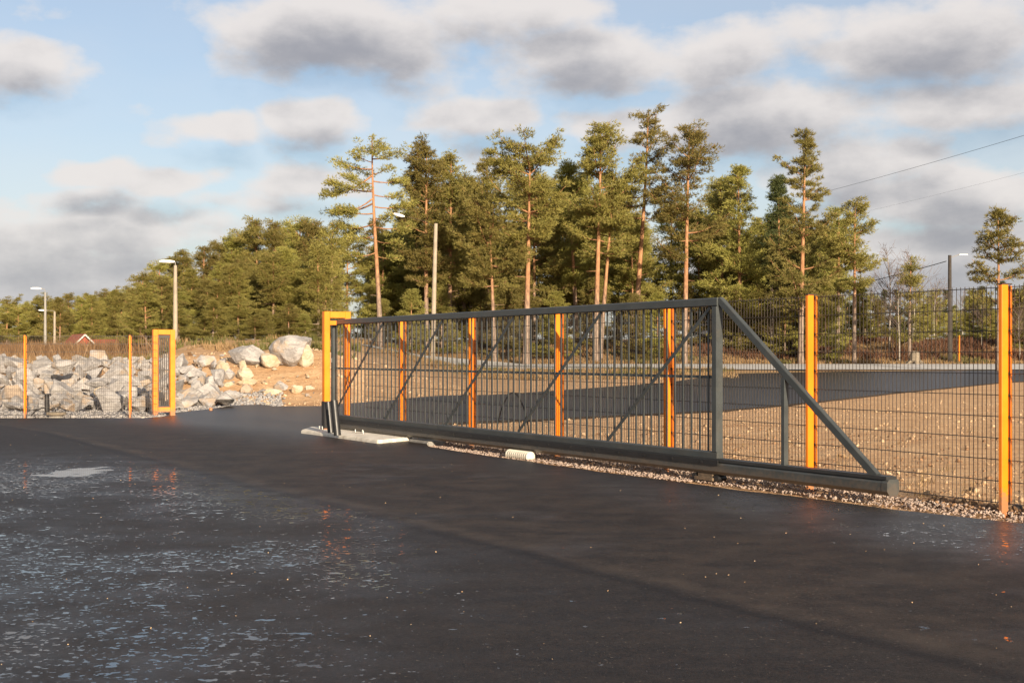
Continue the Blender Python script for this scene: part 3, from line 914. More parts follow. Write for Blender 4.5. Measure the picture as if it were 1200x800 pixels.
# roller carriages under the beam
def carriage(t, label):
    c = thing('roller_carriage', label, 'carriage', P(t, GO, .0), FRZ)
    mb = MB(); mb.box((-.16, -.09, .02), (.16, .09, .055)); mb.box((-.13, -.06, .055), (.13, .06, .093)); mb.build('carriage_body', M['rustysoil'], c)
    for s in (-1, 1):
        mb = MB(); mb.tube([(s * .20, .065, .055), (s * .20, -.065, .055)], .037, 14); mb.build('roller', M['black'], c)
    return c
carriage(t_of(831, GO), 'muddy roller carriage under the gate beam on the gravel')
carriage(11.9, 'roller carriage under the gate beam on the concrete pad')

# concrete pads
def slab(name, corners, z0, z1, m, label, cat='concrete pad'):
    mb = MB()
    c = [P(t, o) for t, o in corners]
    r = random.Random(4)
    mb.prism([(p.x, p.y) for p in c], z0, z1)
    o = mb.build(name, M[m]); bmo = bmesh.new(); bmo.from_mesh(o.data)
    bmesh.ops.bevel(bmo, geom=[e for e in bmo.edges], offset=.015, segments=2, affect='EDGES'); bmo.to_mesh(o.data); bmo.free()
    return tag(o, label, cat)
slab('concrete_pad', [(11.25, 1.12), (11.75, .14), (15.6, .14), (15.5, .55), (14.55, 1.12)], -.1, .085, 'concrete', 'pale concrete pad under the near orange portal')
slab('concrete_pad', [(10.75, .46), (10.75, .12), (11.70, .12), (11.45, .46)], -.1, .065, 'concrete_grey', 'grey concrete block next to the pale pad under the gate')

# near portal: two orange uprights straddling the leaf with a crossbar
tp = t_of(383, .57)
def portal(name, t, o0, o1, w, z0, z1, label, grille=False, zb=0.0):
    c = thing(name, label, 'gate portal', P(t, 0, zb), FRZ)
    for o in (o0, o1):
        mb = MB(); mb.box((-w / 2, o - w / 2, z0), (w / 2, o + w / 2, z1), bev=.008)
        mb.box((-w / 2 - .05, o - w / 2 - .03, z0 - .003), (w / 2 + .05, o + w / 2 + .03, z0 + .014))
        mb.build('upright', M['orange'], c)
    mb = MB(); mb.box((-w / 2 + .002, o1 + w / 2 + .001, z1 - .115), (w / 2 - .002, o0 - w / 2 - .001, z1 - .002)); mb.build('crossbar', M['orange'], c)
    return c
pn = portal('gate_portal', tp, .585, .165, .115, .085, 2.27, 'near orange portal frame holding the grey gate, black at its foot')
mb = MB(); mb.box((-.066, .585 - .066, .10), (.066, .585 + .066, .60), bev=.01); mb.build('foot_cover', M['black'], pn)
inv = Matrix.Translation(P(tp, 0, 0)) @ Matrix.Rotation(FRZ, 4, 'Z'); inv.invert()
for (bx, by, tx_, ty_, yy) in ((388, 507.5, 384.5, 471, 23.1), (395.5, 511, 391.5, 469, 22.3)):
    b0 = at(bx, by, yy); b0.z = .088; b1 = at(tx_, ty_, yy + .05)
    mb = MB(); mb.tube([inv @ b0, inv @ b0.lerp(b1, .5), inv @ b1], .062, 18); bp_ = mb.build('bumper_pipe', M['black'], pn)
mb = MB()
for (dx, do) in ((-.13, .50), (.09, .68), (-.1, .70), (.09, .49), (-1.25, .55), (-1.45, .5), (-1.7, .6)): mb.tube([(dx, do, .086), (dx, do, .14)], .013, 8)
mb.build('bolt', M['zinc'], pn)
mb = MB(); mb.box((-.05, .40, 2.02), (-.01, .53, 2.10)); mb.build('guide_roller_arm', M['orange'], pn)

# far catch frame
tc_ = t_of(192.5, .36)
fc = thing('gate_catch_frame', 'orange catch frame with dark bar grille at the far side of the opening', 'gate portal', P(tc_, 0, -.15), FRZ)
w = .13
for o in (.60, .15):
    mb = MB(); mb.box((-w / 2, o - w / 2, 0.02), (w / 2, o + w / 2, 2.27), bev=.008)
    mb.box((-.12, o - .1, 0), (.12, o + .1, .022)); mb.build('upright', M['orange'], fc)
mb = MB(); mb.box((-w / 2 + .002, .15 + w / 2 + .001, 2.14), (w / 2 - .002, .60 - w / 2 - .001, 2.268)); mb.build('crossbar', M['orange'], fc)
mb = MB(); mb.box((-w / 2 + .002, .15 + w / 2 + .001, .12), (w / 2 - .002, .60 - w / 2 - .001, .24)); mb.build('crossbar', M['orange'], fc)
mb = MB()
for i in range(6):
    o = .15 + w / 2 + .03 + i * .052
    mb.box((-.012, o - .009, .241), (.012, o + .009, 2.139))
mb.box((-.014, .22, 2.05), (.014, .53, 2.138)); mb.box((-.014, .22, .241), (.014, .53, .27)); mb.box((-.010, .22, 1.2), (.010, .53, 1.23))
mb.build('grille', M['wire'], fc)
mb = MB(); q = P(tc_, .38); 
mb.box((-.35, -.25, -.30), (.45, 1.0, -.142)); o = mb.build('concrete_pad', M['concrete'], None, loc=(q.x, q.y, 0), rz=FRZ + .0); tag(o, 'pale concrete pad under the far orange catch frame', 'concrete pad')
mb = MB(); mb.box((-.14, -.14, -.30), (.25, .14, -.142)); o = mb.build('concrete_footing', M['concrete'], None, loc=(FL0.x, FL0.y, 0)); tag(o, 'small pale concrete footing at the fence post beside the catch frame', 'footing')

# ------------------------------------------------------------------ small things
# white ribbed pipe behind the beam
tw = t_of(607, .47)
mb = MB(); pts_ = []; rad = []
for i in range(11):
    for x_, r_ in ((i * .055, .074), (i * .055 + .026, .074), (i * .055 + .032, .048), (i * .055 + .049, .048)):
        pts_.append((x_ - .34, 0, .066)); rad.append(r_)
mb.tube(pts_, rad, 18)
q = P(tw, .47); o = mb.build('drain_pipe', M['whitepipe'], None, loc=(q.x, q.y, -.030), rz=FRZ); tag(o, 'white ribbed plastic pipe lying in the gravel under the gate', 'pipe')
# black cable loop sticking up behind the fence
q = g(600, 503)
q = P(t_of(601, -.7), -.7); q.z = 0
mb = MB(); pts_ = []
for i in range(25):
    a = -.35 + (math.pi + .7) * i / 24
    pts_.append((.27 * math.cos(a) * (1 + .05 * math.sin(3 * a)), .10 * math.sin(a * 2), .10 + .76 * math.sin(a)))
pts_ = [(p_[0], p_[1], max(p_[2], -.05)) for p_ in pts_]
mb.tube(pts_, .012, 6); o = mb.build('cable_loop', M['black'], None, loc=q, rz=.25); tag(o, 'black cable looping up out of the sand behind the gate', 'cable')
# manhole with riser pipe at the left fence
mq = Vector((-12.0, 33.75, -.16))
mh = thing('manhole_riser', 'black riser pipe beside a round cover at the far fence', 'manhole', mq)
mb = MB(); mb.tube([(.22, 0, -.1), (.22, 0, .02), (.22, 0, .05)], [.16, .16, .15], 20); mb.build('manhole_ring', M['concrete_grey'], mh)
mb = MB(); mb.tube([(.22, 0, .052), (.22, 0, .07), (.22, 0, .13), (.22, 0, .145)], [.16, .25, .25, .22], 24); mb.build('cover', M['stump'], mh)
mb = MB(); mb.tube([(0, -.05, .14), (-.005, -.05, .60)], .062, 16); mb.tube([(-.005, -.05, .602), (-.005, -.05, .618)], .105, 16); mb.build('riser_pipe', M['black'], mh)
mb = MB()
mb.tube([(.0, .06, .22), (-.15, .0, .25), (-.32, .0, .17), (-.45, 0, .02), (-.5, 0, -.05)], .018, 6)
mb.tube([(.03, .06, .2), (.15, 0, .26), (.2, 0, .2), (.2, 0, .14)], .015, 6)
mb.build('cable', M['black'], mh)
# black rubber hose on the rocks
# black cap by the nearest post
q = P(-.05, .28)
mb = MB(); mb.tube([(0, 0, -.01), (0, 0, .06), (.0, 0, .075)], [.05, .048, .03], 14); o = mb.build('pipe_cap', M['black'], None, loc=g(1192, 600)); tag(o, 'black plastic pipe cap in the gravel beside the nearest orange post', 'cap')
# orange marker stick on the far bank
q = Vector(((1124 - CX) / F * 110.5, 110.5, 0)); q.z = Hf(q.x, q.y)
mb = MB(); mb.tube([(0, 0, -.2), (0.02, 0, 2.35)], [.06, .05], 8); o = mb.build('marker_stake', M['orange'], None, loc=q); tag(o, 'thin orange marker stake at the foot of the far bank', 'stake')
q = g(247, 482)
mb = MB(); mb.tube([(0, 0, -.1), (0, 0, .10), (0, 0, .11)], [.05, .05, .02], 8); o = mb.build('survey_peg', M['orange'], None, loc=q); tag(o, 'short orange survey peg at the asphalt edge below the rocks', 'peg')
# pale stump on the far bank
q = Vector(((1072 - CX) / F * 110.2, 110.2, 0)); q.z = Hf(q.x, q.y)
mb = MB(); mb.tube([(0, 0, -.2), (0, 0, .25), (.03, 0, .9), (.05, 0, 1.05)], [.62, .48, .38, .3], 11)
for a in range(7):
    c_ = a * .9; mb.tube([(.25 * math.cos(c_), .25 * math.sin(c_), .25), (.7 * math.cos(c_), .7 * math.sin(c_), .05), (1.0 * math.cos(c_), 1.0 * math.sin(c_), -.1)], [.16, .12, .06], 6)
o = mb.build('tree_stump', M['stump'], None, loc=q); tag(o, 'weathered pale tree stump beside the far gravel road', 'stump')

# ------------------------------------------------------------------ lamps and poles
def lamp(px, ytop, y, armpx, label, m='pole', rad=.10, arm=1.2, side=-1, yb=None, rise=.5, name='street_lamp'):
    x = (px - CX) / F * y; zb = Hf(x, y); zt = EYE + (HY - ytop) / F * y
    c = thing(name, label, 'street lamp', (x, y, zb))
    h = zt - zb
    mb = MB(); mb.tube([(0, 0, -.5), (0, 0, h * .5), (0, 0, h)], [rad * 1.25, rad * 1.1, rad * .85], 10); mb.build('pole', M[m], c)
    mb = MB(); mb.tube([(0, 0, h - .3), (0, 0, h + rise * .4), (side * arm * .15, 0, h + rise * .8), (side * arm * .45, 0, h + rise), (side * arm, 0, h + rise * 1.08)], .026, 6); mb.build('arm', M['polegrey'], c)
    zz = h + rise * 1.08
    mb = MB()
    X0 = side * arm; X1 = side * (arm + .95)
    vs = []
    for X_, wy, z0, z1 in ((X0, .07, -.05, .05), (X0 + (X1 - X0) * .3, .15, -.07, .10), (X0 + (X1 - X0) * .8, .15, -.05, .10), (X1, .07, -.01, .05)):
        vs += [(X_, -wy, zz + z0), (X_, wy, zz + z0), (X_, wy * .7, zz + z1), (X_, -wy * .7, zz + z1)]
    fs = [(0, 1, 2, 3), (12, 15, 14, 13)]
    for i in range(3):
        for k in range(4): fs.append((i * 4 + k, i * 4 + (k + 1) % 4, (i + 1) * 4 + (k + 1) % 4, (i + 1) * 4 + k))
    mb.add(vs, fs); mb.build('lamp_head', M['lamp'], c)
    return c
lamp(205.5, 311, 82, 0, 'tall pale street lamp pole behind the far orange catch frame', rad=.12, arm=.05, rise=.22)
lamp(53, 343, 118, 0, 'street lamp with curved arm at the end of the rock heap', 'polegrey', rad=.11, arm=.35, rise=.35)
lamp(64, 365, 150, 0, 'shorter leaning street lamp just right of the one with a curved arm', 'pole', rad=.13, arm=.9, rise=.12)
x = (510 - CX) / F * 96; zb = Hf(x, 96); h = EYE + (HY - 262) / F * 96 - zb
c = thing('street_lamp', 'tall pale lamp pole rising above the gate among the pines', 'street lamp', (x, 96, zb))
mb = MB(); mb.tube([(-.18, 0, -.5), (-.08, 0, h * .5), (.05, 0, h)], [.19, .16, .13], 10); mb.build('pole', M['pole'], c)
mb = MB(); mb.tube([(.05, 0, h - .35), (-.6, 0, h + .15), (-2.3, 0, h + .55)], .014, 6); mb.build('arm', M['darkpole'], c)
mb = MB(); mb.tube([(-2.25, 0, h + .52), (-2.45, 0, h + .56), (-2.8, 0, h + .65), (-3.05, 0, h + .74)], [.05, .11, .12, .05], 10); mb.build('lamp_head', M['lamp'], c)
# dark utility pole at the right, with a lamp
x = (1113 - CX) / F * 112; zb = Hf(x, 112); zt = EYE + (HY - 299) / F * 112
up = thing('utility_pole', 'dark wooden utility pole with a small lamp against the clouds', 'utility pole', (x, 112, zb)); h = zt - zb
mb = MB(); mb.tube([(0, 0, -.5), (0, 0, h)], [.19, .14], 10); mb.build('pole', M['darkpole'], up)
mb = MB(); mb.tube([(.1, 0, h - .2), (.7, -.1, h + .02), (1.0, -.1, h + .03)], .03, 6); mb.build('arm', M['polegrey'], up)
mb = MB(); mb.box((.75, -.2, h - .0), (1.5, .0, h + .07), bev=.03); mb.build('lamp_head', M['lamp'], up)
def wire(pa, pb, sag, r, label):
    mb = MB(); pts_ = []
    for i in range(25):
        u = i / 24; p_ = pa.lerp(pb, u); p_.z -= sag * 4 * u * (1 - u); pts_.append(p_)
    mb.tube(pts_, r, 5); o = mb.build('overhead_wire', M['black']); return tag(o, label, 'wire')
wire(at(1109, 306, 112), at(900, 351, 128), .35, .035, 'dark overhead cable running left from the dark utility pole')
wire(at(955, 228, 116), at(1330, 119, 70), .15, .013, 'longest overhead wire crossing the clouds at the right')
wire(at(1010, 249, 118), at(1330, 168, 76), .1, .005, 'thin lower overhead wire against the clouds at the right')

# ------------------------------------------------------------------ houses
def house(px0, px1, ridge, eave, y, label, wall, roof, rz=0.0, gable=True, base=None, chimney=True, depth=7.0):
    x0 = (px0 - CX) / F * y; x1 = (px1 - CX) / F * y; xm = (x0 + x1) / 2; w = x1 - x0
    zr = EYE + (HY - ridge) / F * y; ze = EYE + (HY - eave) / F * y; zb = Hf(xm, y) - .5
    c = thing('house', label, 'house', (xm, y, zb), rz)
    he, hr = ze - zb, zr - zb; hw, hd = w / 2, depth / 2
    mb = MB(); mb.box((-hw, -hd, 0), (hw, hd, he)); 
    if gable == 'front': mb.add([(-hw, -hd, he), (hw, -hd, he), (0, -hd, hr), (-hw, hd, he), (hw, hd, he), (0, hd, hr)], [(0, 1, 2), (5, 4, 3)])
    else: mb.add([(-hw, -hd, he), (-hw, hd, he), (-hw, 0, hr), (hw, -hd, he), (hw, hd, he), (hw, 0, hr)], [(0, 1, 2), (5, 4, 3)])
    mb.build('wall', M[wall], c)
    mb = MB()
    if gable == 'front':
        for s in (-1, 1):
            a = Vector((0, 0, hr + .12)); b_ = Vector((s * (hw + .45), 0, he - .18))
            mb.bar((0 + s * .01, -hd - .4, hr + .1), (0 + s * .01, -hd - .39, hr + .1), .01, .01)
            n_ = [(a.x, -hd - .45, a.z), (b_.x, -hd - .45, b_.z), (b_.x, hd + .45, b_.z), (a.x, hd + .45, a.z)]
            mb.add(n_ + [(p[0], p[1], p[2] + .14) for p in n_], [(0, 1, 2, 3), (7, 6, 5, 4), (0, 4, 5, 1), (1, 5, 6, 2), (2, 6, 7, 3), (3, 7, 4, 0)])
    else:
        for s in (-1, 1):
            a = Vector((0, 0, hr + .12)); b_ = Vector((0, s * (hd + .45), he - .18))
            n_ = [(-hw - .4, a.y, a.z), (hw + .4, a.y, a.z), (hw + .4, b_.y, b_.z), (-hw - .4, b_.y, b_.z)]
            mb.add(n_ + [(p[0], p[1], p[2] + .14) for p in n_], [(0, 1, 2, 3), (7, 6, 5, 4), (0, 4, 5, 1), (1, 5, 6, 2), (2, 6, 7, 3), (3, 7, 4, 0)])
    r = mb.build('roof', M[roof], c)
    if gable == 'front':
        mb = MB()
        for s in (-1, 1): mb.bar((0, -hd - .47, hr + .14), (s * (hw + .45), -hd - .47, he - .1), .03, .15, up=(0, 0, 1))
        mb.build('barge_board', M['white'], c)
    if chimney:
        mb = MB(); mb.box((hw * .3, .4, hr - .4), (hw * .3 + .7, 1.1, hr + .8)); mb.build('chimney', M['white'], r)
    for i in range(2):
        fx = -hw * .5 + i * hw
        mb = MB(); mb.box((fx - .5, -hd - .06, he * .45 + .1), (fx + .5, -hd - .004, he * .45 + 1.2)); wd = mb.build('window', M['white'], c)
        mb = MB(); mb.box((fx - .43, -hd - .075, he * .45 + .17), (fx + .43, -hd - .062, he * .45 + 1.13)); mb.build('pane', M['glass'], wd)
    return c
house(80, 104, 394, 408, 150, 'red house with white gable boards beyond the rock heap', 'red', 'redroof', .5, 'front', chimney=False)
house(30, 50, 396, 405, 175, 'red roofed house behind the street lamp with curved arm', 'red', 'redroof', .0, 'side')
house(110, 136, 400, 408, 160, 'low dark red outbuilding between the pines beyond the rocks', 'red', 'redroof', .2, 'side', chimney=False)
house(826, 862, 360, 372, 170, 'white building glimpsed between the trunks behind the gate end', 'whitewall', 'greyroof', .1, 'side', chimney=False)

# ------------------------------------------------------------------ trees
def tube_np(path, rad, n=6):
    path = np.asarray(path); k = len(path)
    d = np.gradient(path, axis=0); d /= np.linalg.norm(d, axis=1)[:, None] + 1e-9
    ref = np.where(np.abs(d[:, 2:3]) < .9, np.array([[0, 0, 1.0]]), np.array([[1.0, 0, 0]]))
    s = np.cross(d, ref); s /= np.linalg.norm(s, axis=1)[:, None] + 1e-9
    u = np.cross(s, d)
    a = np.arange(n) * 2 * np.pi / n
    V = path[:, None, :] + (s[:, None, :] * np.cos(a)[None, :, None] + u[:, None, :] * np.sin(a)[None, :, None]) * np.asarray(rad)[:, None, None]
    i = np.arange(k - 1)[:, None] * n; j = np.arange(n)[None, :]
    q = np.stack([i + j, i + (j + 1) % n, i + n + (j + 1) % n, i + n + j], -1).reshape(-1, 4)
    return V.reshape(-1, 3), q

PROF = {
    'round': lambda s: np.clip(1 - (1.55 * (s - .40)) ** 2, .08, 1) ** .6,
    'broad': lambda s: np.clip(1 - (1.35 * (s - .52)) ** 2, .15, 1) ** .55,
    'cone':  lambda s: np.clip(1.06 - s, .03, 1) ** .75,
    'tufty': lambda s: (.45 + .55 * np.abs(np.sin(s * 7.5 + .5))) * np.clip(1.25 - .62 * s, .1, 1) * np.clip((1.05 - s) * 6, .3, 1),
    'spire': lambda s: np.clip(1.04 - s, .03, 1) ** .95,
    'dome':  lambda s: np.clip(1.06 - s, .07, 1) ** .62 * (.55 + .45 * np.clip(s / .25, 0, 1)),
    'open':  lambda s: np.clip(1.12 - s ** 1.6, .10, 1),
    'fill':  lambda s: np.clip(1.07 - s, .08, 1) ** .72 * (.75 + .25 * np.clip(s / .2, 0, 1)) * 1.1,
}

def pine(seed, Ht, cb, R, style, dens=1.0, lean=(0, 0), r0=None, mat_='needle', blade=.30, droop=0.0, wob=.2, stubs=6, limbs=None, clump=.50, bw=.056, sub=1.0):
    """Scots pine: bent trunk, limbs, and needle sprays set along side twigs. Returns trunk mesh, crown mesh."""
    r = np.random.RandomState(seed)
    prof = PROF[style]
    r0 = r0 or (.05 + Ht * .011)
    k = 14
    hs = np.linspace(0, 1, k)
    ph = r.rand(4) * 6.28
    tx = lean[0] * hs + wob * .35 * (np.sin(hs * 4 + ph[0]) - math.sin(ph[0])) * hs
    ty = lean[1] * hs + wob * .35 * (np.sin(hs * 5 + ph[1]) - math.sin(ph[1])) * hs
    path = np.stack([tx, ty, hs * Ht], 1); path[0, 2] = -.4
    rad = r0 * (1 - hs * .88) ** .9; rad[0] *= 1.25
    TV, TF = [], []; nT = 0
    def addt(V, Q):
        nonlocal nT
        TV.append(V); TF.append(Q + nT); nT += len(V)
    addt(*tube_np(path, rad, 8))
    def tp_(z): 
        return np.array([np.interp(z, path[:, 2], path[:, 0]), np.interp(z, path[:, 2], path[:, 1]), z])
    C = []   # clump centres, outward direction, size
    R *= 1.5
    z = cb
    gap = .58 / max(dens, .4)
    az0 = r.rand() * 6.28
    lop = r.rand() * 6.28
    def limb(o_, a, L, up_, s, hang):
        m_ = 6
        us = np.linspace(0, 1, m_)
        bend = r.normal(0, .12) * L * us ** 2
        ca, sa = math.cos(a), math.sin(a)
        zz = L * (math.sin(up_) * us + hang * (us ** 2) - .10 * np.sin(us * 3.1) * (1 - s))
        bp = np.stack([o_[0] + L * us * ca * math.cos(up_) - bend * sa, o_[1] + L * us * sa * math.cos(up_) + bend * ca, o_[2] + zz], 1)
        br = np.clip(.018 + .022 * L * (1 - us * .92), .010, .12) * .7
        addt(*tube_np(bp, br, 4))
        start = .22 if L > 1.2 else .05
        if limbs: start = .42
        nn = max(2, int(L * (1 - start) / .42 * sub))
        for j in range(nn):
            u = start + (1 - start) * (j + r.rand()) / nn
            pos = np.array([np.interp(u, us, bp[:, c_]) for c_ in range(3)])
            C.append((pos, a, .75 + .35 * r.rand()))
            lat = L * .42 * (1.08 - u) + .28
            for sd in (-1, 1):
                if r.rand() < .88:
                    l_ = lat * r.uniform(.45, 1.1)
                    fw = l_ * r.uniform(.35, .8)
                    e = pos + np.array([ca * fw - sa * sd * l_, sa * fw + ca * sd * l_, r.normal(.05, .16) * 1.3])
                    if l_ > .55:
                        addt(*tube_np(np.stack([pos, (pos + e) / 2 + [0, 0, .03], e]), [.02, .015, .008], 3))
                        C.append(((pos * .45 + e * .55), a, .7))
                    C.append((e, a + sd * .6, .8 + .35 * r.rand()))
    if limbs:
        for (z0, dx, dy, dz) in limbs:
            L = math.sqrt(dx * dx + dy * dy + dz * dz)
            limb(tp_(z0), math.atan2(dy, dx), L, math.asin(max(-1, min(1, (dz - .15 * L) / L))), .6, .15)
    while z < Ht - .25 and not limbs:
        s = (z - cb) / (Ht - cb)
        nbr = 2 + int(r.rand() * 2.7)
        if style in ('spire', 'cone'): nbr = 3 + int(r.rand() * 2)
        for _ in range(nbr):
            a = az0 + r.rand() * 6.28
            L = R * float(prof(np.array(s))) * r.uniform(.45, 1.15) * (1 + .18 * math.cos(a - lop))
            L = max(L, .25)
            up_ = (.15 + (.32 if style in ('broad', 'round') else .70) * s + r.normal(0, .16)) - droop * (1 - s)
            if style == 'spire': up_ = -.15 + .7 * s - droop
            limb(tp_(z), a, L, up_, s, .18 if style != 'spire' else .1)
        z += gap * r.uniform(.6, 1.4) * (1.15 - .45 * s)
    C.append((tp_(Ht - .05), 0, .7)); C.append((tp_(Ht - .35), 0, .8))
    for _ in range(stubs):
        zz = r.uniform(cb * .35, cb); a = r.rand() * 6.28; l_ = r.uniform(.3, 1.3); o_ = tp_(zz)
        e = o_ + np.array([math.cos(a) * l_, math.sin(a) * l_, r.uniform(-.25, .2)])
        addt(*tube_np(np.stack([o_, (o_ + e) / 2, e]), [.03, .02, .008], 4))
    # needle sprays
    nC = len(C)
    pos = np.array([c[0] for c in C]); aa = np.array([c[1] for c in C]); szc = np.array([c[2] for c in C])
    nt = int(round(18 * dens ** .3))
    nbl = 4
    ctr = np.repeat(pos, nt, 0)
    off = r.normal(0, 1, (nC * nt, 3)); off /= np.linalg.norm(off, axis=1)[:, None]; off *= (r.rand(nC * nt, 1) ** .45)
    off *= np.array([clump, clump, clump * .52]) * np.repeat(szc, nt)[:, None]
    base = ctr + off
    outd = np.stack([np.cos(np.repeat(aa, nt)), np.sin(np.repeat(aa, nt)), np.full(nC * nt, .55)], 1) + off * 1.3
    base = np.repeat(base, nbl, 0); outd = np.repeat(outd, nbl, 0)
    n = len(base)
    dirn = outd + r.normal(0, .75, (n, 3)); dirn /= np.linalg.norm(dirn, axis=1)[:, None]
    side = np.cross(dirn, r.normal(0, 1, (n, 3))); side /= np.linalg.norm(side, axis=1)[:, None] + 1e-9
    ln = blade * r.uniform(.6, 1.2, (n, 1)); wd = bw * r.uniform(.6, 1.2, (n, 1))
    v0 = base - side * wd * .5; v1 = base + side * wd * .5; v2 = base + dirn * ln
    V = np.stack([v0, v1, v2], 1).reshape(-1, 3)
    Fc = np.arange(len(V)).reshape(-1, 3)
    tm = np_mesh('trunk', np.concatenate(TV), np.concatenate(TF), M['bark'], True)
    cm = np_mesh('crown', V, Fc, M[mat_])
    return tm, cm

def tree_obj(name, meshes, loc, label, cat='tree', group=None, rz=0.0, scale=1.0):
    root = thing(name, label, cat, loc, rz, group)
    root.scale = (scale, scale, scale) if not isinstance(scale, tuple) else scale
    link('trunk', meshes[0], root); link('crown', meshes[1], root)
    return root

def key_pine(px, top, y, cbpx, hw, style, label, seed, name='pine_tree', basex=None, **kw):
    bx = basex if basex is not None else px
    x = (bx - CX) / F * y; zb = Hf(x, y); zt = EYE + (HY - top) / F * y
    Ht = zt - zb; cb = EYE + (HY - cbpx) / F * y - zb; R = hw / F * y
    lean = ((px - bx) / F * y, 0)
    ms = pine(seed, Ht, cb, R, style, lean=lean, **kw)
    return tree_obj(name, ms, (x, y, zb), label)

def limbs_px(y, zb, rows, seed):
    r = random.Random(seed); out = []
    for (ay, dxp, ey) in rows:
        dx = dxp / F * y; dz = (ay - ey) / F * y
        out.append((EYE + (HY - ay) / F * y - zb, dx, r.choice((-1, 1)) * abs(dx) * r.uniform(.2, .7) + r.uniform(-.6, .2), dz))
    for k in range(4):       # toward and away from the viewer
        ay = rows[k * 3 % len(rows)][0] - 6
        out.append((EYE + (HY - ay) / F * y - zb, r.uniform(-.8, .8), (-1) ** k * r.uniform(1.2, 2.6), r.uniform(.2, .9)))
    return out
_x = (446 - CX) / F * 110; _zb = Hf(_x, 110)
ROWS = [(176, 12, 168), (178, -14, 172), (186, 34, 179), (190, -22, 178), (198, -42, 184), (204, 24, 194), (212, 38, 205), (215, -30, 206), (224, -50, 214), (228, 34, 226),
        (238, -58, 243), (242, 40, 236), (250, -36, 246), (256, 28, 252), (262, -46, 262), (266, 42, 262), (276, -34, 276), (282, 30, 284), (205, -52, 232), (232, -40, 252), (296, -30, 300), (300, 26, 302)]
key_pine(438, 160, 110, 295, 56, 'open', 'tall open-crowned pine standing above the near orange portal', 301, basex=446, dens=.75, clump=.60, wob=.5, limbs=limbs_px(110, _zb, ROWS, 3))
key_pine(498, 175, 114, 330, 34, 'dome', 'full pine just left of the tall pale lamp pole', 302, dens=.95, basex=500)
key_pine(527, 183, 116, 330, 30, 'dome', 'full pine just right of the tall pale lamp pole', 303, dens=.95)
key_pine(571, 188, 124, 300, 24, 'dome', 'thin topped pine between the lamp pole and the broad pine', 304, dens=.95)
key_pine(622, 188, 108, 278, 36, 'broad', 'broad round-topped pine with a thick bare pale trunk', 305, basex=616, dens=1.0, r0=.30, wob=.1)
key_pine(574, 240, 109, 335, 32, 'broad', 'low spreading pine left of the broad round-topped pine', 306, basex=580, dens=1.0, wob=.1)
key_pine(668, 192, 120, 330, 30, 'dome', 'pine with a slim orange trunk right of the broad pine', 307, basex=676, dens=.95)
key_pine(703, 148, 112, 295, 42, 'dome', 'second tallest pine with twin pale trunks at its foot', 308, basex=698, dens=.9)
key_pine(718, 205, 113, 300, 28, 'dome', 'leaning pine close against the second tallest pine', 309, basex=703, dens=.8)
key_pine(756, 130, 116, 255, 27, 'tufty', 'tallest pine with separate tufts on a long thin stem', 310, basex=744, dens=.60, wob=.7, clump=.46)
key_pine(808, 148, 110, 300, 44, 'dome', 'tall pine with a bare pale lower trunk right of the tallest', 311, basex=802, dens=.70, r0=.26)
key_pine(846, 210, 122, 350, 30, 'dome', 'pine behind the gate end post with a hidden trunk', 312, dens=.9)
key_pine(867, 200, 117, 370, 36, 'cone', 'conical pine above the gate end post', 313, dens=.85)
key_pine(912, 207, 122, 380, 26, 'spire', 'narrow dark spruce behind the sparse pine', 314, name='spruce_tree', mat_='needle_dark', dens=.9)
key_pine(943, 158, 110, 360, 42, 'cone', 'sparse feathery pine above the second orange post from the right', 315, basex=938, dens=.55, mat_='needle_light', clump=.36, wob=.1)
key_pine(982, 246, 116, 335, 22, 'dome', 'short light pine right of the sparse feathery pine', 316, dens=.8, mat_='needle_light')
key_pine(1004, 240, 110, 335, 31, 'dome', 'dark pine with branches reaching right toward the clouds', 317, basex=1001, dens=.7, mat_='needle')
key_pine(1066, 302, 114, 395, 18, 'cone', 'small light green pine left of the dark utility pole', 318, dens=.7, mat_='needle_light')
key_pine(1170, 248, 92, 352, 36, 'cone', 'lone pine behind the nearest orange post', 319, dens=.62, wob=.2, clump=.44)
key_pine(388, 262, 100, 345, 17, 'tufty', 'slim pine at the left edge of the tall open-crowned pine', 320, dens=.9)

# forest variants, copied
VAR = []
for k, (style, Ht, cb, R, dn, mt) in enumerate([('fill', 14, 2.0, 3.0, .85, 'needle'), ('cone', 13, 1.2, 2.9, .8, 'needle'), ('dome', 15, 3.6, 3.1, .9, 'needle'), ('fill', 13, 1.0, 2.6, .9, 'needle'),
                                                 ('cone', 11, .6, 2.4, .8, 'needle_light'), ('dome', 16, 6, 3.0, .85, 'needle'), ('spire', 15, 1.0, 2.6, .85, 'needle_dark'), ('round', 14, 4.5, 3.1, .85, 'needle')]):
    VAR.append((pine(400 + k, Ht, cb, R, style, dens=dn, mat_=mt, clump=.56, stubs=8, bw=.058, blade=.28), Ht))
def forest(px, top, y, kinds, label, group, wmul=1.0, name='pine_tree'):
    k = rng.choice(kinds); ms, Ht = VAR[k]
    x = (px - CX) / F * y; zb = Hf(x, y); zt = EYE + (HY - top) / F * y
    s = max((zt - zb) / Ht, .12); sw = max(s, s * .75 + .22) * wmul * rng.uniform(.92, 1.12)
    return tree_obj(name, ms, (x, y, zb), label, 'tree', group, rng.uniform(0, 6.28), (sw, sw, s))
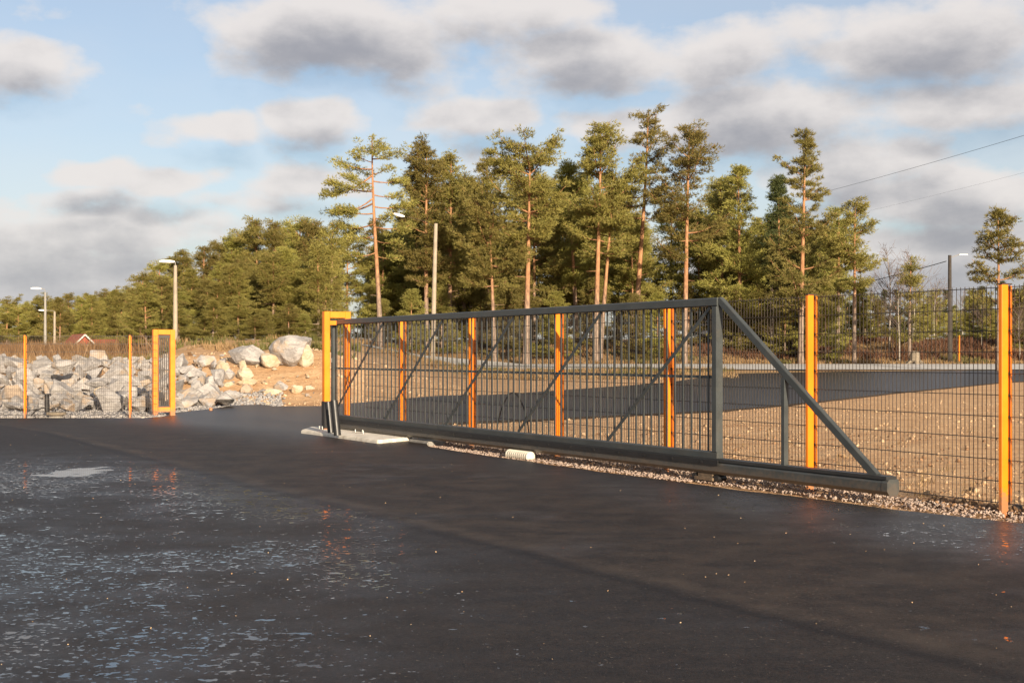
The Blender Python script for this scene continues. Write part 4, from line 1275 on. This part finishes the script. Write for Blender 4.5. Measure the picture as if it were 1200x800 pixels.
# left hillside stand
LG = 'pine in the dense stand rising between the catch frame and the boulders'
tops = [(168, 322), (185, 309), (203, 305), (216, 297), (240, 290), (256, 286), (270, 281), (287, 276), (301, 260), (322, 263), (337, 268), (350, 259), (366, 262), (378, 268)]
for px, tp2 in tops:
    forest(px + rng.uniform(-2, 2), tp2, rng.uniform(104, 116), (0, 2, 5, 7, 0), LG, 'pines of the left stand')
for i in range(22):
    px = rng.uniform(165, 395); f_ = (px - 165) / 230
    forest(px, 335 - 45 * f_ + rng.uniform(-10, 22), rng.uniform(90, 103), (0, 1, 3, 3, 1, 2), LG, 'pines of the left stand')
for i in range(9):
    px = 215 + i * 20 + rng.uniform(-6, 6)
    forest(px, rng.uniform(345, 372), rng.uniform(80, 88), (4, 1, 3), 'young pine at the front edge of the stand above the boulders', 'young pines before the left stand')
# far left tree line
for px, tp2 in [(-12, 362), (8, 354), (22, 362), (45, 352), (60, 358), (80, 347), (104, 346), (112, 352), (130, 343), (142, 347), (156, 340), (170, 335), (36, 364), (92, 356), (120, 352), (0, 360), (14, 357), (30, 356), (53, 353), (70, 351), (96, 349), (108, 348), (122, 346), (136, 342), (150, 340)]:
    forest(px, tp2, rng.uniform(150, 195), (0, 3, 7, 2, 1), 'distant pine beyond the red houses at the far left', 'pines of the far left line')
# main stand: fill behind the named pines
MG = 'pine in the thick of the stand behind the gate'
for i in range(62):
    px = rng.uniform(395, 985)
    top_ = rng.uniform(212, 292) if 470 < px < 850 else rng.uniform(250, 312)
    forest(px, top_, rng.uniform(120, 150), (0, 2, 3, 5, 7, 1), MG, 'pines of the main stand')
for i in range(16):
    px = 405 + i * 37 + rng.uniform(-12, 12)
    forest(px, rng.uniform(318, 352), rng.uniform(112, 120), (4, 1, 3, 4), 'young pine under the tall trees behind the gate', 'young pines under the main stand')
# far right line
for i in range(26):
    px = 985 + i * 10.5 + rng.uniform(-4, 4)
    forest(px, rng.uniform(338, 362) - (8 if px > 1130 else 0), rng.uniform(190, 240), (6, 6, 3, 0), 'distant dark conifer in the far line at the right', 'conifers of the far right line', name='conifer_tree')
for px, tp2, y in [(1140, 352, 125), (1190, 340, 120), (1205, 330, 118), (1160, 358, 130), (1010, 340, 122), (1030, 352, 126), (1085, 358, 124), (890, 335, 116), (960, 330, 118), (920, 345, 114)]:
    forest(px, tp2, y, (4, 1), 'young light pine on top of the far right bank', 'young pines on the bank')

# bare birches
def birch(seed, Ht):
    r = np.random.RandomState(seed)
    TV, TF = [], []; n = 0; TW, TWF = [], []; n2 = 0
    hs = np.linspace(0, 1, 10); path = np.stack([.3 * np.sin(hs * 3 + seed) * hs, .2 * np.sin(hs * 4) * hs, hs * Ht], 1); path[0, 2] = -.3
    V, Q = tube_np(path, .09 * (1 - hs * .9), 6); TV.append(V); TF.append(Q)
    for i in range(46):
        z = Ht * r.uniform(.3, .98); a = r.rand() * 6.28; L = (Ht - z) * .35 + .5; L *= r.uniform(.6, 1.2)
        o_ = np.array([np.interp(z, path[:, 2], path[:, 0]), np.interp(z, path[:, 2], path[:, 1]), z])
        us = np.linspace(0, 1, 4)[:, None]; d_ = np.array([math.cos(a) * .7, math.sin(a) * .7, .75])
        bp = o_ + d_ * L * us + np.array([0, 0, .1]) * us ** 2
        V, Q = tube_np(bp, [.022, .016, .011, .006], 3); TW.append(V); TWF.append(Q + n2); n2 += len(V)
        for j in range(5):
            s_ = bp[1 + j % 3] + (bp[2] - bp[1]) * r.rand(); e = s_ + (d_ + r.normal(0, .6, 3)) * .45 * L
            V, Q = tube_np(np.stack([s_, (s_ + e) / 2 + r.normal(0, .03, 3), e]), [.011, .008, .005], 3); TW.append(V); TWF.append(Q + n2); n2 += len(V)
    return np_mesh('trunk', np.concatenate(TV), np.concatenate(TF), M['birchbark'], True), np_mesh('crown', np.concatenate(TW), np.concatenate(TWF), M['twig'])
BV = [birch(1, 7.5), birch(2, 9), birch(5, 6)]
for i, (px, top_, y) in enumerate([(1042, 292, 118), (1054, 318, 113), (1070, 300, 130), (1150, 345, 119), (1022, 325, 135), (1095, 330, 140), (848, 340, 118), (905, 340, 114), (1195, 355, 113), (1128, 340, 150), (1180, 345, 150)]):
    ms = BV[i % 3]; x = (px - CX) / F * y; zb = Hf(x, y); zt = EYE + (HY - top_) / F * y
    s = (zt - zb) / (7.5, 9, 6)[i % 3]
    tree_obj('birch_tree', ms, (x, y, zb), 'thin bare birch on the brown bank at the right', 'tree', 'bare birches on the far bank', rng.uniform(0, 6), s)

# ------------------------------------------------------------------ grass, heather, bushes
def blades(name, pts, hs, material, label, seed, nbl=7, w=.03, spread=.12):
    r = np.random.RandomState(seed)
    pts = np.asarray(pts); hs = np.asarray(hs)
    b = np.repeat(pts, nbl, 0); hh = np.repeat(hs, nbl)[:, None] * r.uniform(.5, 1.1, (len(pts) * nbl, 1))
    n = len(b)
    b = b + np.concatenate([r.normal(0, spread, (n, 2)), np.full((n, 1), -.02)], 1)
    d_ = np.concatenate([r.normal(0, .35, (n, 2)), np.ones((n, 1))], 1)
    a = r.rand(n) * 6.28; sd = np.stack([np.cos(a), np.sin(a), np.zeros(n)], 1)
    V = np.stack([b - sd * w, b + sd * w, b + d_ * hh], 1).reshape(-1, 3)
    o = link(name, np_mesh(name, V, np.arange(len(V)).reshape(-1, 3), material)); tag(o, label, kind='stuff'); return o
def scatter(n, fx, fy, ok=lambda x, y, px: True):
    out = []
    for _ in range(n):
        y = R0.uniform(*fy); px = R0.uniform(*fx); x = (px - CX) / F * y
        if ok(x, y, px): out.append((x, y, Hf(x, y)))
    return out
pts = scatter(5200, (-40, 420), (53, 92), lambda x, y, px: vnoise(x, y, 3, 9) > (.55 if px > 180 else -.35)) + scatter(7000, (380, 1260), (109.5, 122)) + scatter(2500, (450, 860), (70, 97), lambda x, y, px: vnoise(x, y, 4, 3) > -.1)
blades('dry_grass', pts, R0.uniform(.12, .42, len(pts)), M['drygrass'], 'dry straw coloured grass on the mound and the far bank', 11, w=.035)
pts = scatter(2600, (100, 420), (50, 72), lambda x, y, px: vnoise(x, y, 2.2, 4) > .42) + scatter(3800, (700, 1260), (110, 117), lambda x, y, px: vnoise(x, y, 3.5, 8) > .25) + scatter(2200, (450, 860), (76, 97), lambda x, y, px: vnoise(x, y, 3, 6) > .35)
blades('green_grass', pts, R0.uniform(.15, .5, len(pts)), M['greengrass'], 'patches of short green growth in the dry grass', 12, w=.04)
pts = scatter(5200, (820, 1260), (113, 126), lambda x, y, px: vnoise(x, y, 3, 14) > -.1)
blades('heather', pts, R0.uniform(.3, .9, len(pts)), M['brownbush'], 'reddish brown heather and scrub on the far bank', 13, w=.05, spread=.25)
pts = scatter(3500, (-40, 200), (60, 110), lambda x, y, px: vnoise(x, y, 5, 14) > -.2) + scatter(7000, (-40, 215), (100, 142), lambda x, y, px: vnoise(x, y, 4, 11) > -.15)
blades('scrub', pts, np.concatenate([R0.uniform(.15, .5, len(pts) // 3), R0.uniform(.5, 1.7, len(pts) - len(pts) // 3)]), M['brownbush'], 'brown scrub beyond the rock heap at the left', 14, w=.05, spread=.3)
wp = []
for _ in range(150):
    t = R0.uniform(-3, 13); o = -.15 - abs(R0.normal(0, 1.0)) * (1 if R0.rand() < .5 else 4)
    q = P(t, o)
    if bool(inside(np.array([q.x]), np.array([q.y]), [(p.x, p.y) for p in yard])[0]): continue
    wp.append((q.x, q.y, Hf(q.x, q.y)))
blades('weeds', wp, R0.uniform(.04, .16, len(wp)), M['drygrass'], 'sparse dry weeds in the sand along the fence', 15, nbl=9, w=.006, spread=.05)
# small debris on the asphalt: leaves and stone chips
pts = []; sz = []
for _ in range(150):
    y = R0.uniform(6, 24); px = R0.uniform(0, 1200); x = (px - CX) / F * y
    q = Vector((x, y, 0)) - FO
    if q.dot(N) < .7: continue
    pts.append((x, y, Hf(x, y) + .032)); sz.append(R0.uniform(.006, .018))
scatter_stones('stone_chips', pts, sz, M['pebble'], 'loose pale stone chips lying on the asphalt', seed=6)
